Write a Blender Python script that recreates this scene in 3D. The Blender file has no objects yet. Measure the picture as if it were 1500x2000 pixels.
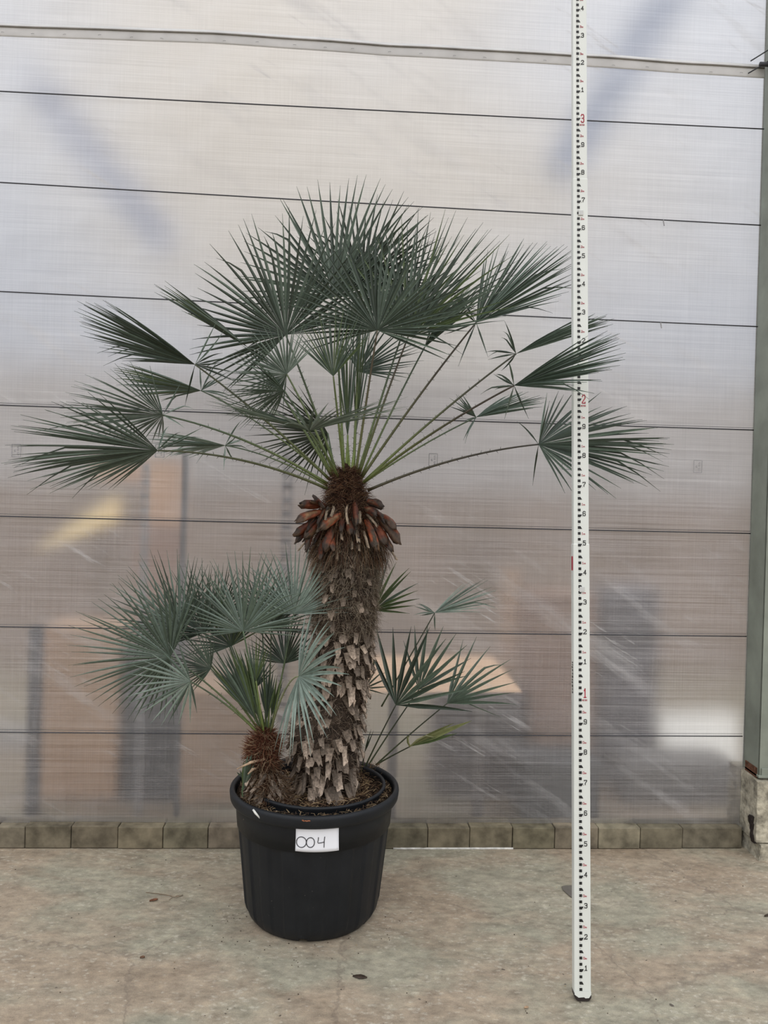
import bpy, bmesh, math, random
from mathutils import Vector, Matrix, noise
random.seed(7)
PI = math.pi
SC = bpy.context.scene
COL = SC.collection

# ------------------------------------------------------------------ camera
F = 1500.0
CH, CP, CR = 1.6172, -0.0085, 0.0268
fw = Vector((0, math.cos(CP), math.sin(CP)))
up0 = Vector((0, -math.sin(CP), math.cos(CP)))
rt0 = Vector((1, 0, 0))
rt = math.cos(CR) * rt0 + math.sin(CR) * up0
up = -math.sin(CR) * rt0 + math.cos(CR) * up0
CAMP = Vector((0, 0, CH))
cam = bpy.data.cameras.new('camera')
cam.sensor_fit = 'HORIZONTAL'; cam.sensor_width = 36; cam.lens = 36 * F / 1500
cam.clip_start = 0.05; cam.clip_end = 200
co = bpy.data.objects.new('camera', cam); COL.objects.link(co)
m = Matrix((rt, up, -fw)).transposed().to_4x4(); m.translation = CAMP
co.matrix_world = m
SC.camera = co

# ------------------------------------------------------------------ view + world
SC.view_settings.view_transform = 'Standard'
SC.view_settings.look = 'None'
SC.view_settings.gamma = 1
SC.view_settings.exposure = 0.0
SC.view_settings.use_curve_mapping = False
SC.cycles.max_bounces = 10
SC.cycles.diffuse_bounces = 3
SC.cycles.glossy_bounces = 3
SC.cycles.transmission_bounces = 6
SC.cycles.sample_clamp_indirect = 4
SC.cycles.use_denoising = True

def world():
    w = bpy.data.worlds.new('world'); SC.world = w; w.use_nodes = True
    nt = w.node_tree; N = nt.nodes; L = nt.links
    bg = N['Background']
    tc = N.new('ShaderNodeTexCoord')
    sep = N.new('ShaderNodeSeparateXYZ'); L.new(tc.outputs['Generated'], sep.inputs[0])
    rp = N.new('ShaderNodeValToRGB'); L.new(sep.outputs['Z'], rp.inputs[0])
    e = rp.color_ramp.elements
    e[0].position = 0.0; e[0].color = (0.33, 0.295, 0.26, 1)
    e[1].position = 1.0; e[1].color = (1.42, 1.42, 1.42, 1)
    for p, c in ((0.04, (0.44, 0.43, 0.425, 1)), (0.20, (0.62, 0.62, 0.63, 1)), (0.40, (0.84, 0.83, 0.82, 1)), (0.62, (1.05, 1.04, 1.03, 1))):
        k = e.new(p); k.color = c
    # warm overcast in the middle, cooler sky to both sides, broken by soft cloud
    mp = N.new('ShaderNodeMapping'); L.new(tc.outputs['Generated'], mp.inputs[0])
    mp.inputs['Location'].default_value = WOFF
    mp.inputs['Scale'].default_value = (1.0, 1.0, 1.6)
    nz = N.new('ShaderNodeTexNoise'); L.new(mp.outputs[0], nz.inputs['Vector'])
    nz.inputs['Scale'].default_value = 3.0; nz.inputs['Detail'].default_value = 1.5
    def mth(op, a, b):
        x = N.new('ShaderNodeMath'); x.operation = op
        for q, v in enumerate((a, b)):
            if hasattr(v, 'is_output'): L.new(v, x.inputs[q])
            else: x.inputs[q].default_value = v
        return x.outputs[0]
    ax = mth('ABSOLUTE', mth('SUBTRACT', sep.outputs['X'], 0.02), 0)
    k1 = mth('ADD', mth('MULTIPLY', ax, 1.5), mth('MULTIPLY', mth('SUBTRACT', nz.outputs['Fac'], .5), 1.5))
    cr = N.new('ShaderNodeValToRGB'); L.new(k1, cr.inputs[0])
    q = cr.color_ramp.elements
    q[0].position = 0.14; q[0].color = (1.05, 1.0, 0.93, 1)
    q[1].position = 0.62; q[1].color = (1.02, 1.08, 1.20, 1)
    # sky behind the camera brightened as added front fill, with no opening modelled
    fr = N.new('ShaderNodeMapRange'); L.new(sep.outputs['Y'], fr.inputs[0])
    fr.inputs['From Min'].default_value = 0.2; fr.inputs['From Max'].default_value = -0.6
    fr.inputs['To Min'].default_value = 1.0; fr.inputs['To Max'].default_value = FRONT
    mx = N.new('ShaderNodeMix'); mx.data_type = 'RGBA'; mx.blend_type = 'MULTIPLY'
    mx.inputs[0].default_value = 1
    L.new(rp.outputs[0], mx.inputs[6]); L.new(cr.outputs[0], mx.inputs[7])
    L.new(mx.outputs[2], bg.inputs['Color']); L.new(fr.outputs[0], bg.inputs['Strength'])
FRONT = 1.72
WOFF = (0.3, 0.0, 0.2)
world()

# ------------------------------------------------------------------ helpers
def ray(px, py):
    return (px - 750) / F * rt - (py - 1000) / F * up + fw
def at(px, py, Y):
    d = ray(px, py); return CAMP + d * (Y / d.y)
def at_z(px, py, z):
    d = ray(px, py); return CAMP + d * ((z - CH) / d.z)
WT, WY = 0.0602, 3.6533          # the film wall: y = WY + WT x
WN = Vector((-WT, 1, 0)).normalized(); WU = Vector((1, WT, 0)).normalized()
def wall(px, py, off=0.0):        # point of the wall plane moved back by off, seen at px, py
    d = ray(px, py); o = Vector((0, WY, 0)) + WN * off
    return CAMP + d * ((o - CAMP).dot(WN) / d.dot(WN))
def wp(u, z, off=0.0):
    return Vector((0, WY, 0)) + WU * u + WN * off + Vector((0, 0, z))
def wu(p): return (p - Vector((0, WY, 0))).dot(WU)

class MB:
    def __init__(s): s.v = []; s.f = []; s.c = []
    def vert(s, p, c=None):
        s.v.append(tuple(p)); s.c.append(c or (1, 1, 1)); return len(s.v) - 1
    def face(s, *i): s.f.append(i)
    def quad(s, a, b, c, d, col=None):
        i = [s.vert(p, col) for p in (a, b, c, d)]; s.f.append(tuple(i))
    def box(s, o, ax, ay, az, col=None):     # o corner, three edge vectors
        p = [o, o + ax, o + ax + ay, o + ay, o + az, o + ax + az, o + ax + ay + az, o + ay + az]
        i = [s.vert(q, col) for q in p]
        for f in ((3, 2, 1, 0), (4, 5, 6, 7), (0, 1, 5, 4), (1, 2, 6, 5), (2, 3, 7, 6), (3, 0, 4, 7)):
            s.f.append(tuple(i[k] for k in f))
    def tube(s, pts, rad, n=6, col=None, cap=True):
        rings = []; prev = None
        for k, p in enumerate(pts):
            p = Vector(p)
            a = Vector(pts[max(k - 1, 0)]); b = Vector(pts[min(k + 1, len(pts) - 1)])
            t = (b - a).normalized()
            if prev is None:
                x = t.orthogonal().normalized()
            else:
                x = (prev - t * prev.dot(t)).normalized()
            prev = x; y = t.cross(x)
            r = rad[k] if isinstance(rad, (list, tuple)) else rad
            cc = col[k] if isinstance(col, list) else col
            rings.append([s.vert(p + (x * math.cos(2 * PI * j / n) + y * math.sin(2 * PI * j / n)) * r, cc) for j in range(n)])
        for a, b in zip(rings, rings[1:]):
            for j in range(n): s.f.append((a[j], a[(j + 1) % n], b[(j + 1) % n], b[j]))
        if cap:
            s.f.append(tuple(reversed(rings[0]))); s.f.append(tuple(rings[-1]))
    def lathe(s, prof, c, n=64, rf=None, zf=None, closed=False):
        rings = []
        for k, (r, z) in enumerate(prof):
            R = []
            for j in range(n):
                a = 2 * PI * j / n
                rr = r + (rf(k, a, z) if rf else 0); zz = z + (zf(k, a) if zf else 0)
                R.append(s.vert((c[0] + rr * math.cos(a), c[1] + rr * math.sin(a), zz)))
            rings.append(R)
        seq = list(zip(rings, rings[1:]))
        if closed: seq.append((rings[-1], rings[0]))
        for a, b in seq:
            for j in range(n): s.f.append((a[j], a[(j + 1) % n], b[(j + 1) % n], b[j]))
        return rings
    def build(s, name, mat, parent=None, smooth=False, bevel=0, seg=2, solid=0):
        me = bpy.data.meshes.new(name); me.from_pydata(s.v, [], s.f)
        ca = me.color_attributes.new('tone', 'FLOAT_COLOR', 'POINT')
        for i, c in enumerate(s.c): ca.data[i].color = (*c, 1)
        me.materials.append(mat); me.update()
        if smooth:
            me.polygons.foreach_set('use_smooth', [True] * len(me.polygons))
        o = bpy.data.objects.new(name, me); COL.objects.link(o)
        if parent:
            o.parent = parent; o.matrix_parent_inverse = Matrix.Translation(-parent_loc(parent))
        if solid:
            md = o.modifiers.new('s', 'SOLIDIFY'); md.thickness = solid; md.offset = 0
        if bevel:
            md = o.modifiers.new('b', 'BEVEL'); md.width = bevel; md.segments = seg; md.limit_method = 'ANGLE'; md.angle_limit = 0.6
        return o
def parent_loc(p):
    return p.location.copy()          # meshes are built in world coordinates, so only an Empty carries an offset
def tag(o, label=None, cat=None, group=None, kind=None):
    if label: o['label'] = label
    if cat: o['category'] = cat
    if group: o['group'] = group
    if kind: o['kind'] = kind
    return o
def thing(name, loc, label, cat, group=None):
    o = bpy.data.objects.new(name, None); COL.objects.link(o); o.location = loc
    o.empty_display_size = 0.1
    return tag(o, label, cat, group)

# ------------------------------------------------------------------ materials
def mat(name):
    mt = bpy.data.materials.new(name); mt.use_nodes = True
    nt = mt.node_tree; return mt, nt, nt.nodes, nt.links, nt.nodes['Principled BSDF']
def mixc(N, L, a, b, fac, mode='MIX'):
    x = N.new('ShaderNodeMix'); x.data_type = 'RGBA'; x.blend_type = mode
    for sock, v in ((x.inputs[0], fac), (x.inputs[6], a), (x.inputs[7], b)):
        if hasattr(v, 'is_output'): L.new(v, sock)
        elif isinstance(v, tuple): sock.default_value = (*v[:3], 1)
        else: sock.default_value = v
    return x.outputs[2]
def nz(N, L, vec, scale, detail=4, rough=.55, st=None):
    if st:
        mp = N.new('ShaderNodeMapping'); L.new(vec, mp.inputs[0]); mp.inputs['Scale'].default_value = st[:3]
        if len(st) > 3:
            m0 = N.new('ShaderNodeMapping'); L.new(vec, m0.inputs[0]); m0.inputs['Rotation'].default_value = st[3]; L.new(m0.outputs[0], mp.inputs[0])
        vec = mp.outputs[0]
    t = N.new('ShaderNodeTexNoise'); L.new(vec, t.inputs['Vector'])
    t.inputs['Scale'].default_value = scale; t.inputs['Detail'].default_value = detail; t.inputs['Roughness'].default_value = rough
    return t.outputs['Fac']
def ramp(N, L, fac, stops):
    r = N.new('ShaderNodeValToRGB'); L.new(fac, r.inputs[0]); e = r.color_ramp.elements
    while len(e) > 1: e.remove(e[-1])
    e[0].position = stops[0][0]; e[0].color = (*stops[0][1], 1)
    for p, c in stops[1:]:
        k = e.new(p); k.color = (*c, 1)
    return r.outputs[0]
def g(v): return (v, v, v)
def bump(N, L, h, strength, dist, b, prev=None):
    x = N.new('ShaderNodeBump'); L.new(h, x.inputs['Height'])
    x.inputs['Strength'].default_value = strength; x.inputs['Distance'].default_value = dist
    if prev: L.new(prev, x.inputs['Normal'])
    if b: L.new(x.outputs[0], b.inputs['Normal'])
    return x.outputs[0]
def coord(N, kind='Object'):
    t = N.new('ShaderNodeTexCoord'); return t.outputs[kind]
def geo_pos(N): return N.new('ShaderNodeNewGeometry').outputs['Position']

def plain(name, c, rough=.6, var=.12, scale=30, spec=.4, bmp=0.0, metal=0):
    mt, nt, N, L, b = mat(name)
    p = coord(N)
    f = nz(N, L, p, scale, 5)
    c0 = tuple(x * (1 - var) for x in c); c1 = tuple(min(1, x * (1 + var)) for x in c)
    L.new(ramp(N, L, f, ((.3, c0), (.7, c1))), b.inputs['Base Color'])
    b.inputs['Roughness'].default_value = rough; b.inputs['Specular IOR Level'].default_value = spec
    b.inputs['Metallic'].default_value = metal
    if bmp: bump(N, L, f, bmp, .01, b)
    return mt

def m_toned(name, base, rough=.6, var=.25, scale=60, transl=0.0, spec=.3, back=None, bmp=0):
    """vertex tone times base colour, with fine variation"""
    mt, nt, N, L, b = mat(name)
    a = N.new('ShaderNodeAttribute'); a.attribute_name = 'tone'
    f = nz(N, L, geo_pos(N), scale, 4)
    v = ramp(N, L, f, ((.3, g(1 - var)), (.7, g(1 + var))))
    c = mixc(N, L, a.outputs['Color'], v, 1.0, 'MULTIPLY')
    c = mixc(N, L, c, base, 1.0, 'MULTIPLY')
    if back:
        geo = N.new('ShaderNodeNewGeometry')
        cb = mixc(N, L, c, back, 1.0, 'MULTIPLY')
        c = mixc(N, L, c, cb, geo.outputs['Backfacing'])
    L.new(c, b.inputs['Base Color']); b.inputs['Roughness'].default_value = rough
    b.inputs['Specular IOR Level'].default_value = spec
    if bmp: bump(N, L, f, bmp, .004, b)
    if transl:
        t = N.new('ShaderNodeBsdfTranslucent'); L.new(c, t.inputs['Color'])
        ms = N.new('ShaderNodeMixShader'); ms.inputs[0].default_value = transl
        L.new(b.outputs[0], ms.inputs[1]); L.new(t.outputs[0], ms.inputs[2])
        L.new(ms.outputs[0], N['Material Output'].inputs['Surface'])
    return mt

def m_floor():
    mt, nt, N, L, b = mat('worn_concrete')
    p = geo_pos(N)
    big = nz(N, L, p, 1.1, 6, .6, (1, 1.6, 1))
    c = ramp(N, L, big, ((.30, (.275, .212, .148)), (.44, (.340, .275, .200)), (.56, (.305, .284, .212)), (.75, (.405, .355, .268))))
    mid = nz(N, L, p, 7, 6, .7, (1, 1.8, 1))
    c = mixc(N, L, c, ramp(N, L, mid, ((.30, g(.70)), (.52, g(1.0)), (.72, g(1.18)))), 1.0, 'MULTIPLY')
    # long brown stains
    st = nz(N, L, p, 1.7, 4, .6, (1, 4, 1, (0, 0, .35)))
    c = mixc(N, L, c, (.22, .155, .105), ramp(N, L, st, ((.58, g(0)), (.74, g(.55)))))
    # pale flecks, slightly elongated
    v = N.new('ShaderNodeTexVoronoi'); mp = N.new('ShaderNodeMapping'); L.new(p, mp.inputs[0])
    mp.inputs['Scale'].default_value = (34, 58, 34)
    wn = N.new('ShaderNodeTexNoise'); wn.inputs['Scale'].default_value = 30; L.new(p, wn.inputs['Vector'])
    va = N.new('ShaderNodeVectorMath'); va.operation = 'MULTIPLY_ADD'; L.new(wn.outputs['Color'], va.inputs[0])
    va.inputs[1].default_value = (1.6, 1.6, 0); L.new(mp.outputs[0], va.inputs[2])
    L.new(va.outputs[0], v.inputs['Vector']); v.inputs['Scale'].default_value = 1
    patch = nz(N, L, p, 3.2, 4)
    fl = N.new('ShaderNodeMath'); fl.operation = 'SUBTRACT'; L.new(v.outputs['Distance'], fl.inputs[0])
    sub = ramp(N, L, patch, ((.38, g(.0)), (.62, g(.26)))); L.new(sub, fl.inputs[1])
    flk = ramp(N, L, fl.outputs[0], ((.03, g(.52)), (.24, g(0))))
    brk = nz(N, L, p, 75, 3, .6)
    flm = N.new('ShaderNodeMath'); flm.operation = 'MULTIPLY'; L.new(flk, flm.inputs[0]); L.new(ramp(N, L, brk, ((.40, g(.15)), (.58, g(1)))), flm.inputs[1])
    c = mixc(N, L, c, (.52, .475, .385), flm.outputs[0])
    blot = nz(N, L, p, 22, 5, .7, (1, 1.6, 1))
    c = mixc(N, L, c, ramp(N, L, blot, ((.32, (.74, .72, .70)), (.5, g(1.0)), (.68, (1.22, 1.20, 1.16)))), 1.0, 'MULTIPLY')
    fine = nz(N, L, p, 260, 3, .7)
    c = mixc(N, L, c, ramp(N, L, fine, ((.3, g(.8)), (.7, g(1.16)))), 1.0, 'MULTIPLY')
    # dark pits
    pit = nz(N, L, p, 40, 1, .4)
    c = mixc(N, L, c, (.06, .045, .035), ramp(N, L, pit, ((.765, g(0)), (.80, g(.85)))))
    # hairline cracks
    vc = N.new('ShaderNodeTexVoronoi'); vc.feature = 'DISTANCE_TO_EDGE'; vc.inputs['Scale'].default_value = .9
    w2 = N.new('ShaderNodeVectorMath'); w2.operation = 'MULTIPLY_ADD'; L.new(wn.outputs['Color'], w2.inputs[0]); w2.inputs[1].default_value = (.09, .09, 0); L.new(p, w2.inputs[2])
    L.new(w2.outputs[0], vc.inputs['Vector'])
    c = mixc(N, L, c, (.14, .11, .085), ramp(N, L, vc.outputs['Distance'], ((.002, g(.45)), (.006, g(0)))))
    L.new(c, b.inputs['Base Color']); b.inputs['Roughness'].default_value = .62
    b.inputs['Specular IOR Level'].default_value = .35
    bump(N, L, mid, .25, .01, b)
    return mt

def m_film():
    """woven translucent greenhouse foil"""
    mt, nt, N, L, b = mat('woven_foil')
    p = geo_pos(N)
    def mth(op, a, b_):
        x = N.new('ShaderNodeMath'); x.operation = op
        for q, v in enumerate((a, b_)):
            if hasattr(v, 'is_output'): L.new(v, x.inputs[q])
            else: x.inputs[q].default_value = v
        return x.outputs[0]
    wh = nz(N, L, p, 1, 3, .7, (1.1, 1.1, 210))     # horizontal threads
    wv = nz(N, L, p, 1, 3, .7, (260, 260, 3.0))     # vertical threads
    thread = mth('ADD', mth('MULTIPLY', wh, .68), mth('MULTIPLY', wv, .32))
    fold = nz(N, L, p, 1.3, 2.5, .5, (1.2, 1.2, 1.6, (0, .6, 0)))
    # crease highlights put in as whiter foil, plus scuffs and fine cross scratches
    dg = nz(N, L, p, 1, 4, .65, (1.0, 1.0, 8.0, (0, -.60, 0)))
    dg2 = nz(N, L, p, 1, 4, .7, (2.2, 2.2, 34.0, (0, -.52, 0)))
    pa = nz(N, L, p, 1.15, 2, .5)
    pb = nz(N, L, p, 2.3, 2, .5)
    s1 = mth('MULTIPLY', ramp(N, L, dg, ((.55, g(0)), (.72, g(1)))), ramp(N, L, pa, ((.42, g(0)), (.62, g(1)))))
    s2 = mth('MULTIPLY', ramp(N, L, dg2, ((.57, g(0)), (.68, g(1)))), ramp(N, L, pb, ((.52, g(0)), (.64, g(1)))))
    scuff = mth('MAXIMUM', mth('MULTIPLY', s1, .55), mth('MULTIPLY', s2, .8))  # scuffs and the painted crease highlights together
    n1 = bump(N, L, fold, .5, .25, None)
    n2 = bump(N, L, dg, .15, .03, None, n1)
    n3 = bump(N, L, thread, .35, .002, None, n2)
    tint = ramp(N, L, thread, ((.38, (.75, .735, .72)), (.62, (.98, .965, .95))))
    dif = N.new('ShaderNodeBsdfDiffuse'); L.new(tint, dif.inputs['Color']); L.new(n3, dif.inputs['Normal'])
    trl = N.new('ShaderNodeBsdfTranslucent'); L.new(tint, trl.inputs['Color'])
    dt = N.new('ShaderNodeMixShader'); dt.inputs[0].default_value = .62
    L.new(dif.outputs[0], dt.inputs[1]); L.new(trl.outputs[0], dt.inputs[2])
    ref = N.new('ShaderNodeBsdfRefraction'); ref.inputs['IOR'].default_value = 1.22; ref.inputs['Roughness'].default_value = .37
    L.new(mixc(N, L, (.95, .95, .95), tint, .5, 'MULTIPLY'), ref.inputs['Color'])
    L.new(n1, ref.inputs['Normal'])
    m1 = N.new('ShaderNodeMixShader')
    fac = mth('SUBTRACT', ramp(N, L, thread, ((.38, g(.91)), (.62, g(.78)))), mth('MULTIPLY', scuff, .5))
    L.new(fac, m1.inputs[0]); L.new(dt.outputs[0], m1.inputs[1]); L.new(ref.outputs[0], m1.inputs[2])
    gl = N.new('ShaderNodeBsdfGlossy'); gl.inputs['Roughness'].default_value = .28; gl.inputs['Color'].default_value = (1, 1, 1, 1)
    L.new(n3, gl.inputs['Normal'])
    fr = N.new('ShaderNodeFresnel'); fr.inputs['IOR'].default_value = 1.35; L.new(n2, fr.inputs['Normal'])
    geo = N.new('ShaderNodeNewGeometry')
    ff = mth('MULTIPLY', fr.outputs[0], mth('SUBTRACT', 1.0, geo.outputs['Backfacing']))
    m2 = N.new('ShaderNodeMixShader'); L.new(ff, m2.inputs[0]); L.new(m1.outputs[0], m2.inputs[1]); L.new(gl.outputs[0], m2.inputs[2])
    L.new(m2.outputs[0], N['Material Output'].inputs['Surface'])
    N.remove(b)
    return mt

M = {}
M['floor'] = m_floor()
M['film'] = m_film()
def m_hem():
    mt, nt, N, L, b = mat('folded_foil_hem')
    f = nz(N, L, geo_pos(N), 9, 4)
    c = ramp(N, L, f, ((.3, (.84, .83, .81)), (.7, (.95, .94, .92))))
    L.new(c, b.inputs['Base Color']); b.inputs['Roughness'].default_value = .45
    t = N.new('ShaderNodeBsdfTranslucent'); L.new(c, t.inputs['Color'])
    ms = N.new('ShaderNodeMixShader'); ms.inputs[0].default_value = .55
    L.new(b.outputs[0], ms.inputs[1]); L.new(t.outputs[0], ms.inputs[2]); L.new(ms.outputs[0], N['Material Output'].inputs['Surface'])
    return mt
M['hem'] = m_hem()
M['hemdark'] = plain('hem_cord', (.20, .185, .16), .6, .3, 9)
M['wire'] = plain('dark_wire', (.045, .045, .05), .5)
M['kerb'] = m_toned('kerb_concrete', (.175, .150, .108), .85, .45, 14, 0, .15, bmp=.5)
M['caulk'] = plain('white_caulk', (.62, .60, .55), .7, .3, 40)
M['steel'] = plain('grey_green_painted_steel', (.245, .265, .215), .5, .22, 5, .4, .1)
M['rust'] = plain('rusty_steel', (.13, .06, .035), .85, .6, 40, .2, .5)
M['footing'] = plain('rough_cast_concrete', (.37, .335, .255), .9, .55, 26, .2, 1.0)
M['pot'] = None
M['paper'] = plain('white_paper', (.80, .80, .82), .6, .02, 20)
M['ink'] = plain('black_ink', (.02, .02, .025), .5)
M['staffw'] = plain('white_enamel', (.70, .715, .655), .32, .035, 6, .5)
M['staffside'] = plain('white_enamel_side', (.70, .715, .66), .35, .035, 6, .5)
M['black'] = plain('black_print', (.012, .012, .012), .5)
M['red'] = plain('red_print', (.42, .03, .055), .5)
M['grey'] = plain('grey_print', (.30, .29, .29), .5)
M['cap'] = plain('dark_brown_foot_cap', (.022, .015, .013), .6)
M['clip'] = plain('clear_plastic_button', (.55, .55, .52), .25, .05)
M['leaf'] = m_toned('palm_leaf', (1, 1, 1), .45, .18, 45, .07, .42, back=(.95, .98, 1.0))
M['stalk'] = m_toned('leaf_stalk', (1, 1, 1), .5, .2, 60, 0, .4)
M['bark'] = m_toned('palm_bark', (1, 1, 1), .9, .4, 120, 0, .15, bmp=.6)
M['fibre'] = m_toned('palm_fibre', (1, 1, 1), .85, .3, 150, 0, .15)
M['sheath'] = m_toned('reddish_leaf_base', (1, 1, 1), .6, .45, 55, 0, .3, bmp=.5)
M['soil'] = m_toned('potting_soil', (1, 1, 1), .95, .5, 160, 0, .1, bmp=.8)

def m_pot():
    mt, nt, N, L, b = mat('black_plastic')
    p = geo_pos(N)
    f = nz(N, L, p, 9, 6, .7)
    c = ramp(N, L, f, ((.3, (.0075, .0088, .0108)), (.62, (.0125, .0138, .0158)), (.80, (.024, .0245, .025))))
    s = nz(N, L, p, 1, 5, .75, (220, 220, 9))
    c = mixc(N, L, c, (.07, .07, .07), ramp(N, L, s, ((.66, g(0)), (.80, g(.35)))))
    dust = nz(N, L, p, 110, 2, .5)
    c = mixc(N, L, c, (.14, .13, .11), ramp(N, L, dust, ((.74, g(0)), (.80, g(.6)))))
    L.new(c, b.inputs['Base Color'])
    L.new(ramp(N, L, f, ((.3, g(.42)), (.7, g(.56)))), b.inputs['Roughness'])
    b.inputs['Specular IOR Level'].default_value = .28
    return mt
M['pot'] = m_pot()

# ------------------------------------------------------------------ floor and film wall
mb = MB(); mb.quad(Vector((-6, -2.5, 0)), Vector((6, -2.5, 0)), Vector((6, 12, 0)), Vector((-6, 12, 0)))
tag(mb.build('floor', M['floor']), 'mottled grey-brown concrete floor with pale flecks', kind='structure')

UR = wu(wall(1452, 1500)); UL = -3.4; ZB, ZT = 0.085, 5.0
HEM = [(0, 52), (420, 66), (760, 90), (1100, 108), (1300, 122), (1490, 134)]
hz = wall(745, 88).z                          # height of the folded seam
film = MB()
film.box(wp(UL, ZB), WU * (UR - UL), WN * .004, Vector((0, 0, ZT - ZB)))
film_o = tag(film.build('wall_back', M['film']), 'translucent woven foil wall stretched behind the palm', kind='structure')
# printed stamps on the foil
for (x, y) in ((32, 880), (312, 881), (585, 880), (846, 898), (1106, 905), (1363, 911)):
    c = wall(x, y, -.003); s = MB()
    def st(u0, z0, u1, z1, w=.0016):
        a = c + WU * u0 + Vector((0, 0, z0)); b_ = c + WU * u1 + Vector((0, 0, z1)); d = (b_ - a).normalized(); n = d.cross(WN) * w
        s.box(a - n, b_ - a, n * 2, -WN * .0006)
    W_, H_ = .020, .029
    st(-W_, -H_, W_, -H_); st(-W_, H_, W_, H_); st(-W_, -H_, -W_, H_); st(W_, -H_, W_, H_)
    for k in range(7):                         # small sideways lettering
        zz = -.020 + k * .0058 + (0.004 if k > 2 else 0)
        st(.004, zz, .012, zz, .0014)
        if k % 2: st(.004, zz, .004, zz + .004, .0010)
    st(-.009, -.004, -.003, -.004, .0022); st(-.009, .002, -.003, .002, .0014); st(-.009, -.004, -.009, .002, .001)
    s.build('printed_stamp', M['grey'], film_o)

# folded hem with cord and staples, upper sheet overlapping
def wpoly(pts, off): return [wall(x, y, off) for x, y in pts]
hm = MB()
n = 78
def hemy(x):
    for (a, b) in zip(HEM, HEM[1:]):
        if a[0] <= x <= b[0]:
            t = (x - a[0]) / (b[0] - a[0]); t = t * t * (3 - 2 * t) if False else t
            return a[1] + (b[1] - a[1]) * t
    return HEM[-1][1]
rows = []
for i in range(n + 1):
    x = -560 + 2053 * i / n; y = hemy(max(x, 0)) - (0 if x > 0 else -x * .035)
    wob = 2.0 * noise.noise(Vector((i * .23, 0, 0)))
    top = wall(x, y - 7 + wob, -.0015); mid = wall(x, y - 3 + wob, -.008 - .003 * noise.noise(Vector((i * .4, 2, 0))))
    low = wall(x, y + 1 + wob, -.004); lo2 = wall(x, y + 15 + wob * .5, -.006 - .003 * noise.noise(Vector((i * .5, 5, 0)))); lo3 = wall(x, y + 19 + wob * .5, -.0015)
    rows.append([hm.vert(q) for q in (top, mid, low, lo2, lo3)])
for a, b_ in zip(rows, rows[1:]):
    for k in range(4): hm.f.append((a[k], b_[k], b_[k + 1], a[k + 1]))
hem = tag(hm.build('trim_1', M['hem'], smooth=True, solid=.0015), 'folded foil seam with staples running across the top of the wall', kind='structure')
cd = MB(); pts = []
for i in range(n + 1):
    x = -560 + 2053 * i / n; y = hemy(max(x, 0)) - (0 if x > 0 else -x * .035)
    pts.append(wall(x, y - 1 + 1.6 * noise.noise(Vector((i * .23, 0, 0))), -.008))
cd.tube(pts, .0042, 6); cd.build('seam_cord', M['hemdark'], hem, smooth=True)
for i in range(24):
    x = 8 + i * 62.5 + random.uniform(-8, 8); s = MB(); y = hemy(x) + 11 + random.uniform(-1, 2)
    if x > 1480: break
    a = wall(x - 3, y, -.011); b_ = wall(x + 3, y + random.uniform(-1, 1.5), -.011)
    s.tube([a, (a + b_) / 2 - WN * .002, b_], .0009, 5); s.build('staple', M['grey'], hem)

# horizontal wires
wires = [((0, 177), (1492, 252), 'first dark wire below the stapled seam'), ((0, 355), (1486, 440), 'dark wire crossing just behind the topmost leaf tips'),
         ((0, 568), (1480, 638), 'dark wire level with the hubs of the highest fans'), ((0, 790), (1472, 840), 'dark wire crossing behind the green leaf stalks'),
         ((0, 1007), (1466, 1042), 'dark wire level with the red-brown leaf bases on the trunk'), ((0, 1223), (1458, 1243), 'dark wire level with the middle of the trunk'),
         ((0, 1429), (1450, 1438), 'lowest dark wire, just above the pot')]
for k, (a, b_, lab) in enumerate(wires):
    w = MB(); A = wall(*a, -.012); B = wall(*b_, -.012); d = (A - B); A = A + d * .35
    nseg = 24
    pts = [A.lerp(B, i / nseg) + Vector((0, 0, -.004 * math.sin(PI * i / nseg))) for i in range(nseg + 1)]
    w.tube(pts, .0030, 6)
    o = tag(w.build('tension_wire', M['wire'], smooth=True), lab + ', stretched along the foil wall', 'wire', 'wires stretched along the foil wall')
    if k >= 3:      # thin strand above stands in for the wire's reflection and shadow
        w2 = MB(); w2.tube([p + Vector((0, 0, .011)) + WN * .004 for p in pts], .0009, 5)
        w2.build('wire_shadow_line', M['wire'], o)
    for x in ((1265, 1.5),) if k == 2 else ((1262, 1),) if k == 1 else ():
        q = MB(); c = A.lerp(B, .9); q.tube([c, c + Vector((.004, -.004, -.03))], .003, 5); q.build('wire_tie', M['grey'], o)

# kerb of small blocks under the foil
kb = MB(); KD = .052
KZ = .100
joints = [-260, -175, -92, -8, 48, 138, 230, 318, 406, 490, 575, 660, 747, 835, 917, 1001, 1083, 1168, 1250, 1333, 1450]
for a, b_ in zip(joints, joints[1:]):
    ua = wu(wall(a, 1640, -KD)); ub = wu(wall(b_, 1640, -KD))
    j = random.uniform(-.004, .004); dz = random.uniform(-.003, .003)
    kb.box(wp(ua + .0013, 0.002, -KD + j), WU * (ub - ua - .0026), WN * (.12), Vector((0, 0, KZ + dz)), (lambda t: (t, t * random.uniform(.97, 1.03), t * random.uniform(.92, 1.0)))(random.uniform(.75, 1.2)))
    
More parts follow.
